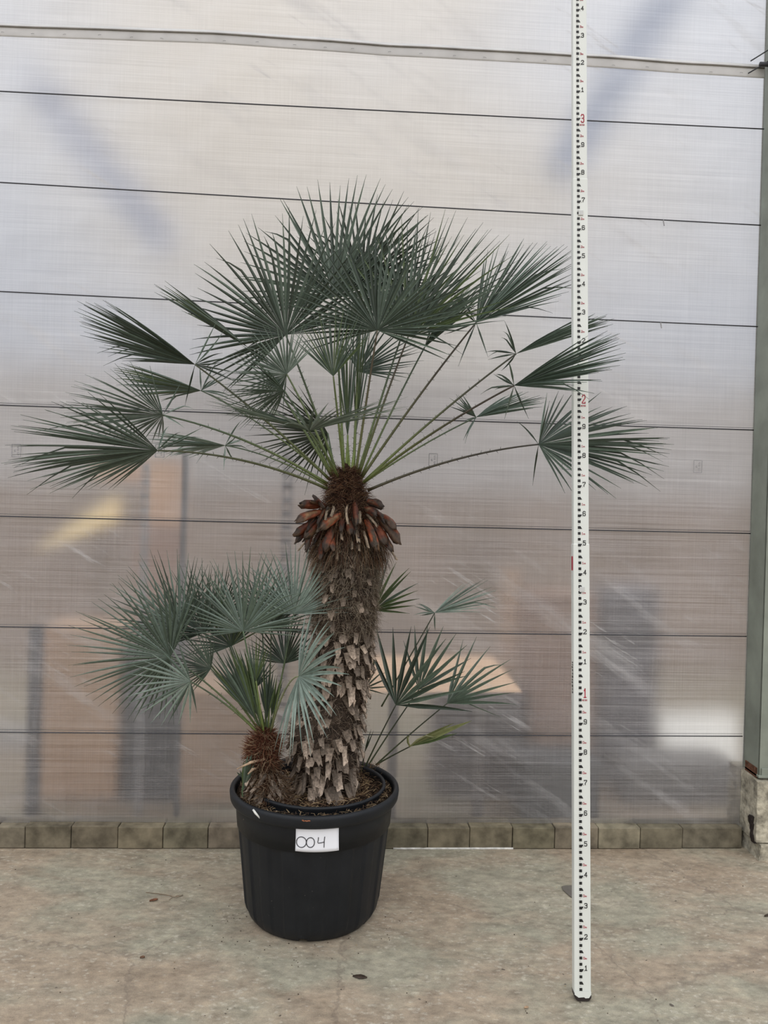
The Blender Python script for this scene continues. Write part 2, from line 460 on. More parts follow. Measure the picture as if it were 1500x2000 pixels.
ko = tag(kb.build('baseboard_back', M['kerb'], bevel=.004), 'low kerb of weathered concrete blocks under the foil wall', kind='structure')
jm = MB(); ua = wu(wall(-260, 1640, -KD)); ub = wu(wall(1450, 1640, -KD))
jm.box(wp(ua, 0.001, -KD + .012), WU * (ub - ua), WN * .10, Vector((0, 0, KZ - .012)))
jm.build('mortar', M['cap'], ko)
c1 = MB(); A = wu(wall(768, 1652, -KD)); B = wu(wall(1002, 1652, -KD))
pts = [wp(A + (B - A) * i / 20, .003, -KD - .002 + .003 * noise.noise(Vector((i * .7, 0, 0)))) for i in range(21)]
c1.tube(pts, .005, 6); c1.build('white_sealant', M['caulk'], ko, smooth=True)

# steel post on its footing
pb = wall(1455, 1500); PX = pb.x
def post_front():
    best = None
    for k in range(400):
        Y = 3.3 + k * .0012; p = Vector((PX, Y, pb.z)); d = p - CAMP; px = 750 + F * d.dot(rt) / d.dot(fw)
        if best is None or abs(px - 1481) < best[0]: best = (abs(px - 1481), Y)
    return best[1]
PF = post_front()
PZ = at(1470, 1512, PF + .05).z
post = thing('steel_post', Vector((PX + .1, PF + .1, PZ)), 'tall grey-green steel post bolted to the concrete footing at the right edge', 'post')
s = MB()
# channel section: left web and front flange with lip
s.box(Vector((PX, PF, PZ)), Vector((.16, 0, 0)), Vector((0, .006, 0)), Vector((0, 0, 4.2)))
s.box(Vector((PX, PF, PZ)), Vector((.006, 0, 0)), Vector((0, pb.y - PF + .03, 0)), Vector((0, 0, 4.2)))
s.box(Vector((PX + .154, PF, PZ)), Vector((.006, 0, 0)), Vector((0, pb.y - PF + .03, 0)), Vector((0, 0, 4.2)))
s.build('channel', M['steel'], post, bevel=.002)
s = MB(); s.box(Vector((PX - .004, PF - .012, PZ + .002)), Vector((.19, 0, 0)), Vector((0, pb.y - PF + .02, 0)), Vector((0, 0, .012)))
s.box(Vector((PX + .012, PF - .008, PZ + .012)), Vector((.15, 0, 0)), Vector((0, .008, 0)), Vector((0, 0, .035)))
s.build('base_flange', M['steel'], post, bevel=.002)
s = MB(); s.box(Vector((PX - .004, PF + .012, PZ - .012)), Vector((.004, 0, 0)), Vector((0, pb.y - PF - .02, 0)), Vector((0, 0, .055)))
s.build('rusted_shim', M['rust'], post)
s = MB(); s.tube([Vector((PX + .002, PF + .02, 3.0 + i * .1)) for i in range(2)], .004, 5); 
h = wall(1494, 128, -.02)
s = MB(); s.tube([h + Vector((-.07, 0, .02)), h + Vector((-.02, -.01, .05)), h + Vector((.03, -.005, .085)), h + Vector((.05, 0, .09))], .003, 6)
s.tube([h + Vector((-.08, 0, -.04)), h + Vector((-.01, -.012, .0)), h + Vector((.05, 0, .045))], .003, 6)
s.tube([h + Vector((-.03, -.01, .0)), h + Vector((.04, -.01, .0))], .011, 8)
s.build('wire_tensioner', M['wire'], post, smooth=True)
# footing
fb = at_z(1466, 1655, 0.0)
foot = thing('concrete_footing', Vector((fb.x + .1, fb.y + .1, 0)), 'rough pitted concrete footing block under the steel post', 'footing')
FX = wall(1446, 1560).x; FY = min(fb.y, PF - .03)
def rough_block(o, ax, ay, az, name, matk, amp=.006, par=None):
    bm = bmesh.new(); bmesh.ops.create_grid(bm, x_segments=1, y_segments=1, size=.5); bm.clear()
    bmesh.ops.create_cube(bm, size=1)
    for v in bm.verts: v.co += Vector((.5, .5, .5))
    bmesh.ops.subdivide_edges(bm, edges=bm.edges[:], cuts=12, use_grid_fill=True)
    for v in bm.verts:
        p = o + ax * v.co.x + ay * v.co.y + az * v.co.z
        k = noise.noise_vector(p * 17) * amp + noise.noise_vector(p * 50) * amp * .4
        if v.co.z < .01: k.z = 0
        v.co = p + k
    me = bpy.data.meshes.new(name); bm.to_mesh(me); bm.free(); me.materials.append(M[matk])
    ob = bpy.data.objects.new(name, me); COL.objects.link(ob)
    if par: ob.parent = par; ob.matrix_parent_inverse = Matrix.Translation(-parent_loc(par))
    return ob
LZ = .075
rough_block(Vector((FX, FY, LZ + .006)), Vector((.34, 0, 0)), Vector((0, .3, 0)), Vector((0, 0, PZ - LZ - .012)), 'upper_block', 'footing', .004, foot)
rough_block(Vector((FX + .012, FY - .015, 0)), Vector((.34, 0, 0)), Vector((0, .3, 0)), Vector((0, 0, LZ)), 'lower_slab', 'footing', .008, foot)
for (dy, z0, h_) in ((.02, .085, .07), (.035, .12, .06), (.015, .07, .04), (.03, .155, .035)):
    rough_block(Vector((FX - .006, FY + dy, z0)), Vector((.010, 0, 0)), Vector((0, .028, 0)), Vector((0, 0, h_)), 'tar_patch', 'cap', .012, foot)

# ------------------------------------------------------------------ things standing behind the foil
def back_box(name, label, cat, x0, y0, x1, y1, d, th, c, ground=False, rough=.7, slant=0):
    a = wall(x0, y1, d); b_ = wall(x1, y0, d); u0, u1 = wu(a), wu(b_)
    z0 = 0.002 if ground else a.z; z1 = b_.z
    mm = plain(name + '_paint', c, rough, .10, 5)
    t = thing(name, wp((u0 + u1) / 2, z0, d), label, cat)
    s = MB(); o = wp(u0, z0, d)
    return t, s, o, WU * (u1 - u0), WN * th, Vector((0, 0, z1 - z0)), mm
def crate(name, label, cat, x0, y0, x1, y1, d, th, c, ground=False):
    t, s, o, ax, ay, az, mm = back_box(name, label, cat, x0, y0, x1, y1, d, th, c, ground)
    s.box(o, ax, ay, az); s.build('body', mm, t, bevel=.01)
    e = MB(); e.box(o + az - WU * .01 - WN * .01, ax + WU * .02, ay + WN * .02, Vector((0, 0, .02)))
    e.build('lid', mm, t, bevel=.004)
    return t
PEACH = (.95, .62, .42); TAN = (.52, .35, .23); DK = (.065, .07, .085); YEL = (1.0, .72, .34)
crate('cardboard_box', 'tan box blurred behind the foil below the left leaves', 'box', 80, 1236, 236, 1500, .55, .33, (.72, .48, .31), True)
crate('equipment_cabinet', 'dark cabinet blurred behind the foil left of the pot', 'cabinet', 240, 1275, 344, 1500, .50, .4, (.08, .085, .10), True)
crate('cardboard_box', 'wide tan box blurred behind the foil beside the young palm', 'box', 350, 1360, 500, 1530, .50, .5, (.64, .44, .30), True)
crate('cardboard_box', 'small peach box hung high behind the foil, between two posts', 'box', 279, 905, 342, 1026, .95, .3, PEACH)
crate('cardboard_box', 'pink-brown box blurred behind the foil under the peach one', 'box', 262, 1036, 342, 1200, .95, .3, (.50, .33, .26), True)
crate('packing_board', 'slim peach board behind the foil under the leftmost leaf', 'board', 176, 900, 272, 938, .95, .06, (.9, .6, .42))
crate('storage_bin', 'low dark bin behind the foil to the left of the staff', 'bin', 1024, 1500, 1172, 1640, .22, .3, (.09, .09, .09), True)
crate('storage_bin', 'grey bin behind the foil under the peach table top', 'bin', 850, 1362, 1022, 1560, .6, .4, (.17, .15, .15), True)
crate('cardboard_box', 'tall brown box behind the foil beside the staff', 'box', 1030, 1170, 1166, 1600, .75, .3, (.42, .28, .21), True)
crate('packing_board', 'upright peach board behind the foil left of the staff', 'board', 978, 1120, 1014, 1310, 1.03, .05, (.80, .58, .42), True)
t = thing('bright_spot_panel', wall(1366, 1497, .9), 'pale square panel put in for a bright spot behind the foil near the steel post', 'panel')  # added pale panel for a bright spot, leaned back to catch sky light
s = MB(); P = [wall(1290, 1499, .90), wall(1442, 1499, .90), wall(1442, 1393, 1.22), wall(1290, 1393, 1.22)]
i = [s.vert(p) for p in P] + [s.vert(p + WN * .04) for p in P]
s.f += [(0, 1, 2, 3), (7, 6, 5, 4), (0, 4, 5, 1), (1, 5, 6, 2), (2, 6, 7, 3), (3, 7, 4, 0)]
s.build('panel', plain('white_sheet', (.95, .93, .86), .6, .04, 4), t)
s = MB(); q = P[0].lerp(P[1], .5); s.box(Vector((q.x, q.y + .03, .001)), Vector((.05, 0, 0)), Vector((0, .05, 0)), Vector((0, 0, q.z + .02))); s.build('support', plain('support_metal', (.2, .2, .2)), t)
crate('storage_bin', 'dark low bin behind the foil beside the footing', 'bin', 1225, 1503, 1445, 1555, .5, .3, (.20, .19, .18), True)
crate('equipment_cabinet', 'wide grey cabinet behind the foil right of the staff', 'cabinet', 1170, 1160, 1290, 1640, .9, .3, (.17, .16, .17), True)
crate('plant_bench', 'long low grey bench behind the foil at the left', 'bench', -200, 1490, 480, 1600, 1.4, .4, (.24, .235, .24), True)

# yellow beam (a slanted board) seen through the foil
t = thing('yellow_board', wall(150, 1040, 1.1), 'slanted yellow board glowing softly through the foil at the left', 'board')
s = MB(); D = WN * .04
P = [wall(66, 1078, 1.05), wall(232, 1018, 1.08), wall(232, 965, 1.40), wall(150, 1020, 1.28)]
i = [s.vert(p) for p in P] + [s.vert(p + D) for p in P]
s.f += [(0, 1, 2, 3), (7, 6, 5, 4), (0, 4, 5, 1), (1, 5, 6, 2), (2, 6, 7, 3), (3, 7, 4, 0)]
s.build('board', plain('yellow_wood', YEL, .6, .08, 4), t)
s = MB(); p = wall(190, 1022, 1.11); s.box(Vector((p.x, p.y, .001)), Vector((.04, 0, 0)), Vector((0, .03, 0)), Vector((0, 0, p.z - .001))); s.build('support', plain('support_wood', (.3, .25, .2)), t)
# table whose peach top is tilted to catch sky light and read brighter
t = thing('packing_table', wp(.35, 0, .7), 'table with a peach top blurred behind the foil right of the trunk', 'table')
s = MB()
P = [wall(700, 1352, .16), wall(1020, 1352, .16), wall(962, 1284, .50), wall(700, 1284, .50)]
i = [s.vert(p) for p in P] + [s.vert(p + WN * .03) for p in P]
s.f += [(0, 1, 2, 3), (7, 6, 5, 4), (0, 4, 5, 1), (1, 5, 6, 2), (2, 6, 7, 3), (3, 7, 4, 0)]
s.build('table_top', plain('peach_board', (1.0, .66, .42), .6, .04, 4), t)
for x in (760, 930):
    s = MB(); p = wall(x, 1350, .20); s.box(Vector((p.x, p.y, 0.001)), Vector((.05, 0, 0)), Vector((0, .05, 0)), Vector((0, 0, p.z + .01)))
    s.build('leg', plain('grey_leg', (.2, .18, .17)), t)
# posts behind
def bpost(label, x0, x1, ytop, d, c, lattice=False):
    a = wall(x0, 1500, d); b_ = wall(x1, 1500, d); zt = wall(x0, ytop, d).z; w = wu(b_) - wu(a)
    t = thing('rear_post', wp(wu(a), 0, d), label, 'post'); mm = plain('rear_post_paint', c, .5, .1, 6)
    s = MB()
    if lattice:
        s.box(wp(wu(a), 0.001, d), WU * w * .25, WN * .03, Vector((0, 0, zt))); s.box(wp(wu(a) + w * .75, 0.001, d), WU * w * .25, WN * .03, Vector((0, 0, zt)))
        s.build('upright', mm, t)
        k = .5
        while k < zt:
            s = MB(); s.box(wp(wu(a) + w * .2, k, d + .005), WU * w * .6, WN * .02, Vector((0, 0, .022))); k += .07
            s.build('rung', mm, t)
    else:
        s.box(wp(wu(a), 0.001, d), WU * w, WN * .05, Vector((0, 0, zt))); s.build('upright', mm, t)
    return t
bpost('grey post behind the foil at the left edge, below the leaves', 50, 74, 1225, .3, (.13, .135, .15))
bpost('thin dark post behind the foil at the hub of the leftmost leaf', 341, 349, 878, .22, (.10, .11, .13))
bpost('ladder-like grey post behind the foil left of the trunk', 538, 556, 880, .30, (.14, .15, .18), True)
bpost('thin pale ladder-like post behind the foil beside the peach box', 264, 276, 905, .25, (.45, .46, .48), True)
# diagonal roof braces of the next bay
def brace(label, x0, y0, x1, y1, d, w, c):
    a = wall(x0, y0, d); b_ = wall(x1, y1, d); dr = (b_ - a); n_ = dr.normalized().cross(WN) * w
    t = thing('roof_brace', (a + b_) / 2, label, 'brace'); s = MB()
    s.box(a - n_ / 2, dr, n_, WN * .06); s.build('beam', plain('brace_paint', c, .5, .08, 4), t)
brace('blue-grey diagonal brace behind the foil at the upper right', 1370, -110, 1090, 340, 2.4, .27, (.36, .43, .58))
brace('blue-grey diagonal brace behind the foil at the upper left', 60, 150, 330, 480, 2.6, .24, (.48, .53, .66))
# low dark partition closing the next bay
s = MB(); s.box(Vector((-7, 8.6, 0.002)), Vector((14, .7, 0)), Vector((0, .12, 0)), Vector((0, 0, 3.1)))
tag(s.build('wall_rear', plain('rear_partition', (.52, .495, .475), .8, .2, .7)), 'tall pale partition at the far end behind the foil', kind='structure')
s = MB(); s.box(Vector((-6, 7.2, 0.002)), Vector((12, .6, 0)), Vector((0, .12, 0)), Vector((0, 0, 1.75)))
tag(s.build('wall_far', plain('far_partition', (.33, .262, .215), .8, .25, .9)), 'low grey-brown partition far behind the foil', kind='structure')

# ------------------------------------------------------------------ the outer pot
PC = at_z(615, 1533, .5); PC = Vector((PC.x, PC.y + .012, 0))
pot = thing('plant_pot', PC, 'large black ribbed plastic tub with a thick rolled rim, standing on the concrete', 'plant pot')
def prf(k, a, z):
    if .03 < z < .362:
        v = math.sin(a * 17 + .6); return .0035 if v > .25 else (-.0025 if v < -.1 else .0)
    return 0
notch = [math.radians(x) for x in (-93, -150, -32, 30, 90, 150)]
def pzf(k, a):
    if k in (1, 2):
        for q in notch:
            d = (a - q + PI) % (2 * PI) - PI
            if abs(d) < .055: return .014
    return 0
prof = [(.10, .004), (.234, .004), (.238, .004), (.251, .020), (.2585, .040), (.264, .060), (.2935, .340), (.2945, .352), (.3005, .366), (.3015, .375), (.308, .455), (.308, .462)]
s = MB(); s.lathe(prof, PC, 340, prf, pzf)
body = s.build('pot_body', M['pot'], pot, smooth=False)
md = body.modifiers.new('e', 'EDGE_SPLIT'); md.split_angle = .6
body.data.polygons.foreach_set('use_smooth', [True] * len(body.data.polygons))
s = MB()
rim = [(.306, .452), (.320, .453), (.3275, .456), (.3315, .463), (.333, .474), (.3345, .488), (.333, .497), (.328, .502), (.320, .502), (.315, .498), (.3125, .488), (.310, .440), (.303, .36), (.302, .36), (.302, .43)]
s.lathe(rim, PC, 128, closed=True); s.build('rim', M['pot'], pot, smooth=True)
# orange scuff on the rim
s = MB()
for k in range(9):
    a = math.radians(-92.5 + k * .55 + random.uniform(-.2, .2)); z = .489 + random.uniform(-.003, .002); r = .3352
    c = Vector((PC.x + r * math.cos(a), PC.y + r * math.sin(a), z)); tdir = Vector((-math.sin(a), math.cos(a), 0))
    s.box(c - tdir * .003, tdir * random.uniform(.004, .007), Vector((math.cos(a), math.sin(a), 0)) * .0006, Vector((0, 0, random.uniform(.001, .0035))))
s.build('orange_scuff', plain('scuff', (.33, .12, .055)), pot)
# soil in the gap between the two pots
def soil_disc(r0, r1, c, z, amp, seed):
    s = MB(); n = 96; R = 14; rows = []
    for i in range(R + 1):
        r = r0 + (r1 - r0) * i / R; row = []
        for j in range(n):
            a = 2 * PI * j / n; p = Vector((c.x + r * math.cos(a), c.y + r * math.sin(a), z))
            p.z += amp * noise.noise(p * 14 + Vector((seed, 0, 0))) + amp * .6 * noise.noise(p * 50)
            t = .7 + .5 * noise.noise(p * 60); row.append(s.vert(p, (.030 * t, .019 * t, .012 * t)))
        rows.append(row)
    for a, b_ in zip(rows, rows[1:]):
        for j in range(n): s.f.append((a[j], a[(j + 1) % n], b_[(j + 1) % n], b_[j]))
    if r0 < .02: s.f.append(tuple(reversed(rows[0])))
    return s
def straw(s, c, r0, r1, z, n, amin=0, amax=2 * PI, tones=((.20, .13, .07), (.10, .06, .035), (.32, .23, .13), (.05, .03, .02)), ln=(.01, .05)):
    for k in range(n):
        a = random.uniform(amin, amax); r = math.sqrt(random.uniform(r0 * r0, r1 * r1))
        p = Vector((c.x + r * math.cos(a), c.y + r * math.sin(a), z + random.uniform(0, .014)))
        d = Vector((random.gauss(0, 1), random.gauss(0, 1), random.uniform(-.15, .35))).normalized() * random.uniform(*ln)
        q = p + d * .5 + Vector((random.gauss(0, .004), random.gauss(0, .004), random.uniform(0, .006)))
        e = p + d; w = random.uniform(.0006, .002)
        e_ok = (Vector((e.x - c.x, e.y - c.y, 0)).length < r1)
        if not e_ok: e = p + d * .2; q = p + d * .1
        s.tube([p, q, e], [w, w, w * .5], 3, random.choice(tones), cap=False)
s = soil_disc(.262, .308, PC, .474, .010, 1)
s.build('soil', M['soil'], pot, smooth=True)
s = MB(); straw(s, PC, .274, .303, .477, 700, ln=(.008, .035), tones=((.12, .08, .045), (.06, .04, .025), (.20, .145, .085), (.04, .025, .017)))
tag(s.build('straw', M['fibre'], pot), 'short dry straw and fibre on the soil in the gap', kind='stuff')

# ------------------------------------------------------------------ inner pot with soil
IC = at_z(622, 1528, .5); IC = Vector((IC.x, IC.y, 0)); IR = .262
inner = thing('inner_pot', Vector((IC.x, IC.y, .2)), 'smaller black pot sunk inside the big tub, only its thin rim showing', 'plant pot')
s = MB(); s.lathe([(IR - .012, .30), (IR - .004, .47), (IR - .006, .497), (IR - .004, .503), (IR + .002, .505), (IR + .007, .502), (IR + .008, .496), (IR + .004, .490), (IR + .001, .47), (IR - .007, .30)], IC, 128, closed=True)
s.build('inner_rim', M['pot'], inner, smooth=True)
s = soil_disc(.005, IR - .006, IC, .466, .018, 4); s.build('soil', M['soil'], inner, smooth=True)
s = MB(); straw(s, IC, .02, IR - .012, .466, 1500)
tag(s.build('straw', M['fibre'], inner), 'dry straw, fibre and bark bits on the dark soil', kind='stuff')

# ------------------------------------------------------------------ number card
def on_pot(a, z, dr): # angle in radians about the pot axis
    for (r0, z0), (r1, z1) in zip(prof[5:], prof[6:]):
        if z0 <= z <= z1: r = r0 + (r1 - r0) * (z - z0) / max(1e-6, z1 - z0); break
    else: r = .309
    r += dr; return Vector((PC.x + r * math.cos(a), PC.y + r * math.sin(a), z))
def ang_of(px, py, r=.310):
    best = None
    for k in range(900):
        a = -PI + k * PI / 900; p = Vector((PC.x + r * math.cos(a), PC.y + r * math.sin(a), .40)); d = p - CAMP
        x = 750 + F * d.dot(rt) / d.dot(fw)
        if best is None or abs(x - px) < best[0]: best = (abs(x - px), a)
    return best[1]
A0, A1 = ang_of(578, 1640), ang_of(660, 1640)
def zat(py):
    p = at(619, py, PC.y - .312); return p.z
ZC0, ZC1 = zat(1663), zat(1611)
def card_pt(u, v, off=0):      # u 0..1 across, v 0..1 up
    a = A0 + (A1 - A0) * u
    dr = .007 + .009 * (1 - v) ** 2 + (.006 * (1 - v) * u) + off
    return on_pot(a, ZC0 + (ZC1 - ZC0) * v + .004 * (1 - v) * (u - .4) ** 2, dr)
card = thing('number_card', card_pt(.5, 1), 'white paper card with handwritten 004 stuck under the tub rim', 'card')
s = MB(); nu, nv = 14, 8; idx = [[s.vert(card_pt(i / nu, j / nv)) for j in range(nv + 1)] for i in range(nu + 1)]
for i in range(nu):
    for j in range(nv): s.f.append((idx[i][j], idx[i + 1][j], idx[i + 1][j + 1], idx[i][j + 1]))
s.build('paper', M['paper'], card, smooth=True, solid=.0006)
s = MB()
def ink(pts):    # zoom pixels of the card picture: x 557..860, y 683..873
    P = [card_pt((x - 557) / 303, 1 - (y - 683) / 190, .0011) for x, y in pts]
    s.tube(P, .0015, 5)
def oval(cx, cy, rx, ry, a0, a1, n=22):
    return [(cx + rx * math.cos(math.radians(a0 + (a1 - a0) * k / n)), cy + ry * math.sin(math.radians(a0 + (a1 - a0) * k / n))) for k in range(n + 1)]
ink(oval(598, 806, 35, 37, -60, 305)); ink(oval(662, 806, 28, 34, -80, 290))
ink([(716, 770), (716, 785), (712, 804), (716, 811), (735, 809), (758, 804)]); ink([(760, 768), (757, 800), (756, 842)])
s.build('handwritten_number', M['ink'], card)

# pale dry sliver hanging over the rim
q0 = at(494, 1582, PC.y - .27); 
s = MB(); pts = [at(494, 1581, 2.772), at(499, 1588, 2.768), at(506, 1596, 2.772), at(514, 1606, 2.780)]
s.tube(pts, [.0035, .0045, .0028, .0007], 6, (.85, .85, .82))
tag(s.build('leaf_sliver', m_toned('pale_sliver', (.85, .84, .80)), smooth=True), 'thin white dry sliver hanging on the tub rim, left of the card', 'leaf scrap')

# ------------------------------------------------------------------ palms
def unit(v): return v.normalized()
LEAFC = dict(dark=(.040, .056, .035), mid=(.078, .104, .069), blue=(.112, .146, .110), pale=(.215, .262, .210), green=(.064, .090, .028), olive=(.16, .165, .060), deep=(.027, .038, .019))  # deep also puts shade inside the crown into the leaf colour
def fan(mb_, H, T, half, phi, n, cup, cols, fuse=.31, wmul=1.0, droop=.03, rnd=1.0, asym=0.0, edge=.74, segdrop=0.0, flat=False, face=0.0, dense=1.0):
    A = T - H; Ln = A.length; A = A / Ln
    V = unit(H - CAMP); I = A.cross(V)
    if flat or I.length < .15: I = A.cross(Vector((0, 0, 1)))
    I = unit(I); D = unit(A.cross(I))
    if D.dot(V) < 0: D = -D
    ph = math.radians(phi); S = I * math.cos(ph) + D * math.sin(ph); Nn = unit(A.cross(S))
    if Nn.z < 0: Nn = -Nn
    hw = math.radians(half); dth = 2 * hw / max(1, n - 1)
    for k in range(n):
        if random.random() < segdrop: continue
        u = -1 + 2 * k / (n - 1) if n > 1 else 0
        th = math.copysign(abs(u) ** dense, u) * hw + asym * hw * (1 - u * u) + random.gauss(0, .012 * rnd)
        L_ = Ln * (edge + (1 - edge) * math.cos(min(1, abs(u)) * PI / 2) ** .7) * random.uniform(.94, 1.03)
        c_ = cup * abs(math.sin(th / 1.3)) ** 1.4
        d = unit(A * math.cos(th) + S * math.sin(th) + Nn * (c_ + random.gauss(0, .025 * rnd)))
        tang = unit(-A * math.sin(th) + S * math.cos(th)); tang = unit(tang - d * tang.dot(d)); 
        if face:                          # folded leaves twist their segments broadside
            tv = unit(d.cross(V)); tv = tv if tv.dot(tang) > 0 else -tv
            tang = unit(tang * (1 - face) + tv * face); tang = unit(tang - d * tang.dot(d))
        nn = unit(d.cross(tang))
        if nn.dot(Nn) < 0: nn = -nn
        bow = random.gauss(.0, .018) * rnd; dr = droop * random.uniform(.3, 1.5)
        kink = random.random() < .05 * rnd; side = random.gauss(0, .012 * rnd)
        steps = (0.0, .12, .25, fuse, .5, .66, .82, .93, 1.0)
        row = []
        cc = random.choice(cols); var = random.uniform(.82, 1.2); cc = tuple(x * var for x in cc)
        wf = L_ * fuse * math.tan(min(dth, .16) * .5) * 1.08 * wmul if n > 1 else .0035
        wf = min(max(wf, .0032), .0135 * wmul)
        for t in steps:
            w = wf * (t / fuse) if t <= fuse else wf * (1 - ((t - fuse) / (1 - fuse)) ** (1.7 + 1.3 * face))
            w = max(w, .0005)
            p = H + d * (L_ * t) + nn * (L_ * bow * t * t * 2) - Vector((0, 0, 1)) * (L_ * dr * t * t * t) + tang * (L_ * side * t * t)
            if kink and t > .7: p = p - Vector((0, 0, 1)) * (t - .7) * L_ * .5 
            v = w * .62
            tipd = 1.0 if t < .95 else .8
            c2 = tuple(x * tipd * (1.0 + .15 * t) for x in cc); cr = tuple(x * .8 for x in c2)
            row.append((mb_.vert(p - tang * w + nn * v, c2), mb_.vert(p, cr), mb_.vert(p + tang * w + nn * v, c2)))
        for a, b_ in zip(row, row[1:]):
            mb_.f.append((a[0], a[1], b_[1], b_[0])); mb_.f.append((a[1], a[2], b_[2], b_[1]))
def bez(a, b, c, d, n):
    out = []
    for i in range(n + 1):
        t = i / n; out.append(a * (1 - t) ** 3 + b * 3 * t * (1 - t) ** 2 + c * 3 * t * t * (1 - t) + d * t ** 3)
    return out
def stalk(mb_, B, H, T, r0, r1, thorns, c0, c1, sag=0.0, lift=.16):
    L_ = (H - B).length; ax = unit(H - B); 
    m1 = B + (H - B) * .33 + Vector((0, 0, 1)) * L_ * lift * .55; m2 = B + (H - B) * .68 + Vector((0, 0, 1)) * L_ * lift * .55
    P = bez(B, m1, m2, H, 16)
    cols = [tuple(.72 * c0[j] + (c1[j] - .72 * c0[j]) * min(1, i / 11) for j in range(3)) for i in range(17)]
    mb_.tube(P, [r0 + (r1 - r0) * (i / 16) ** .7 for i in range(17)], 7, cols)
    V = unit((B + H) / 2 - CAMP); side = unit(ax.cross(V))
    for k in range(thorns):
        t = .08 + .72 * k / max(1, thorns) + random.uniform(-.006, .006); i = t * 16; i0 = int(i); p = P[i0].lerp(P[i0 + 1], i - i0)
        sg = 1 if k % 2 else -1; tl = random.uniform(.004, .009)
        q = p + side * sg * (r0 * .8); e = p + side * sg * (r0 * .8 + tl) + ax * tl * .5 + V * random.gauss(0, .003)
        mb_.tube([p, q, e], [.0018, .0013, .0003], 4, tuple(x * .8 for x in c1), cap=False)
def make_frond(par, B, h, t, half, phi, n, cup, cols, back=0, th=0, r0=.0065, r1=.0032, c0=(.16, .20, .05), c1=(.06, .085, .045), lift=.16, label=None, **kw):
    H = at(*h); T = at(*t); s = MB()
    fan(s, H, T, half, phi, n, cup, [LEAFC[x] for x in cols.split()], **kw)
    if back:                              # outer segments of a folded leaf, splayed back round the hub
        A = T - H; Ln = A.length; A = A / Ln; V = unit(H - CAMP); I = unit(A.cross(V))
        for q in range(back):
            a = math.radians(random.uniform(75, 215)) * 1.0
            sgn = 1 if (up.dot(I) > 0) else -1
            if random.random() < .25: sgn = -sgn
            d = unit(A * math.cos(a) + I * sgn * abs(math.sin(a)) + V * random.gauss(0, .35))
            fan(s, H, H + d * Ln * random.uniform(.22, .42), 1, 0, 1, 0, [LEAFC[x] for x in cols.split()], droop=random.uniform(-.1, .2), rnd=2.5)
    o = s.build('frond', M['leaf'], par)
    if label: o['label'] = label
    k = MB(); stalk(k, B, H, T, r0, r1, th, c0, c1, lift=lift)
    k.build('leaf_stalk', M['stalk'], o, smooth=True)
    return o

# --- trunk centre line: px, py, radius in metres
TY = 3.075
TL = [(628, 1590, .098), (634, 1540, .112), (638, 1490, .128), (634, 1440, .150), (642, 1390, .140), (656, 1340, .125), (668, 1290, .125), (672, 1240, .122), (673, 1190, .128), (676, 1140, .130), (679, 1100, .134), (681, 1060, .128), (681, 1020, .105), (679, 980, .085), (677, 950, .064), (676, 925, .040), (676, 905, .012)]
def tr_point(k):
    i = max(0, min(len(TL) - 2, int(k))); f_ = k - i
    a = at(TL[i][0], TL[i][1], TY); b_ = at(TL[i + 1][0], TL[i + 1][1], TY); return a.lerp(b_, f_), TL[i][2] + (TL[i + 1][2] - TL[i][2]) * f_
base = tr_point(0)[0]
palm = thing('fan_palm', Vector((base.x, base.y, base.z)), 'tall blue-green fan palm with a thick shaggy trunk, rooted in the tub', 'palm')
s = MB(); rings = []; NR = 110; NA = 72
for i in range(NR + 1):
    k = (len(TL) - 1) * i / NR; c, r = tr_point(k); row = []
    for j in range(NA):
        a = 2 * PI * j / NA; d = Vector((math.cos(a), math.sin(a), 0)); q = c + d * r
        rr = r - .012 + .014 * noise.noise(q * 16) + .008 * noise.noise(q * 45)
        tn = .65 + .6 * noise.noise(q * 30); up_ = k > 11.2
        col_ = (.050 * tn, .024 * tn, .014 * tn) if up_ else (.060 * tn, .043 * tn, .031 * tn)
        row.append(s.vert(c + d * max(.004, rr), col_))
    rings.append(row)
for a, b_ in zip(rings, rings[1:]):
    for j in range(NA): s.f.append((a[j], a[(j + 1) % NA], b_[(j + 1) % NA], b_[j]))
s.f.append(tuple(rings[-1]))
trunk = s.build('trunk', M['bark'], palm, smooth=True)
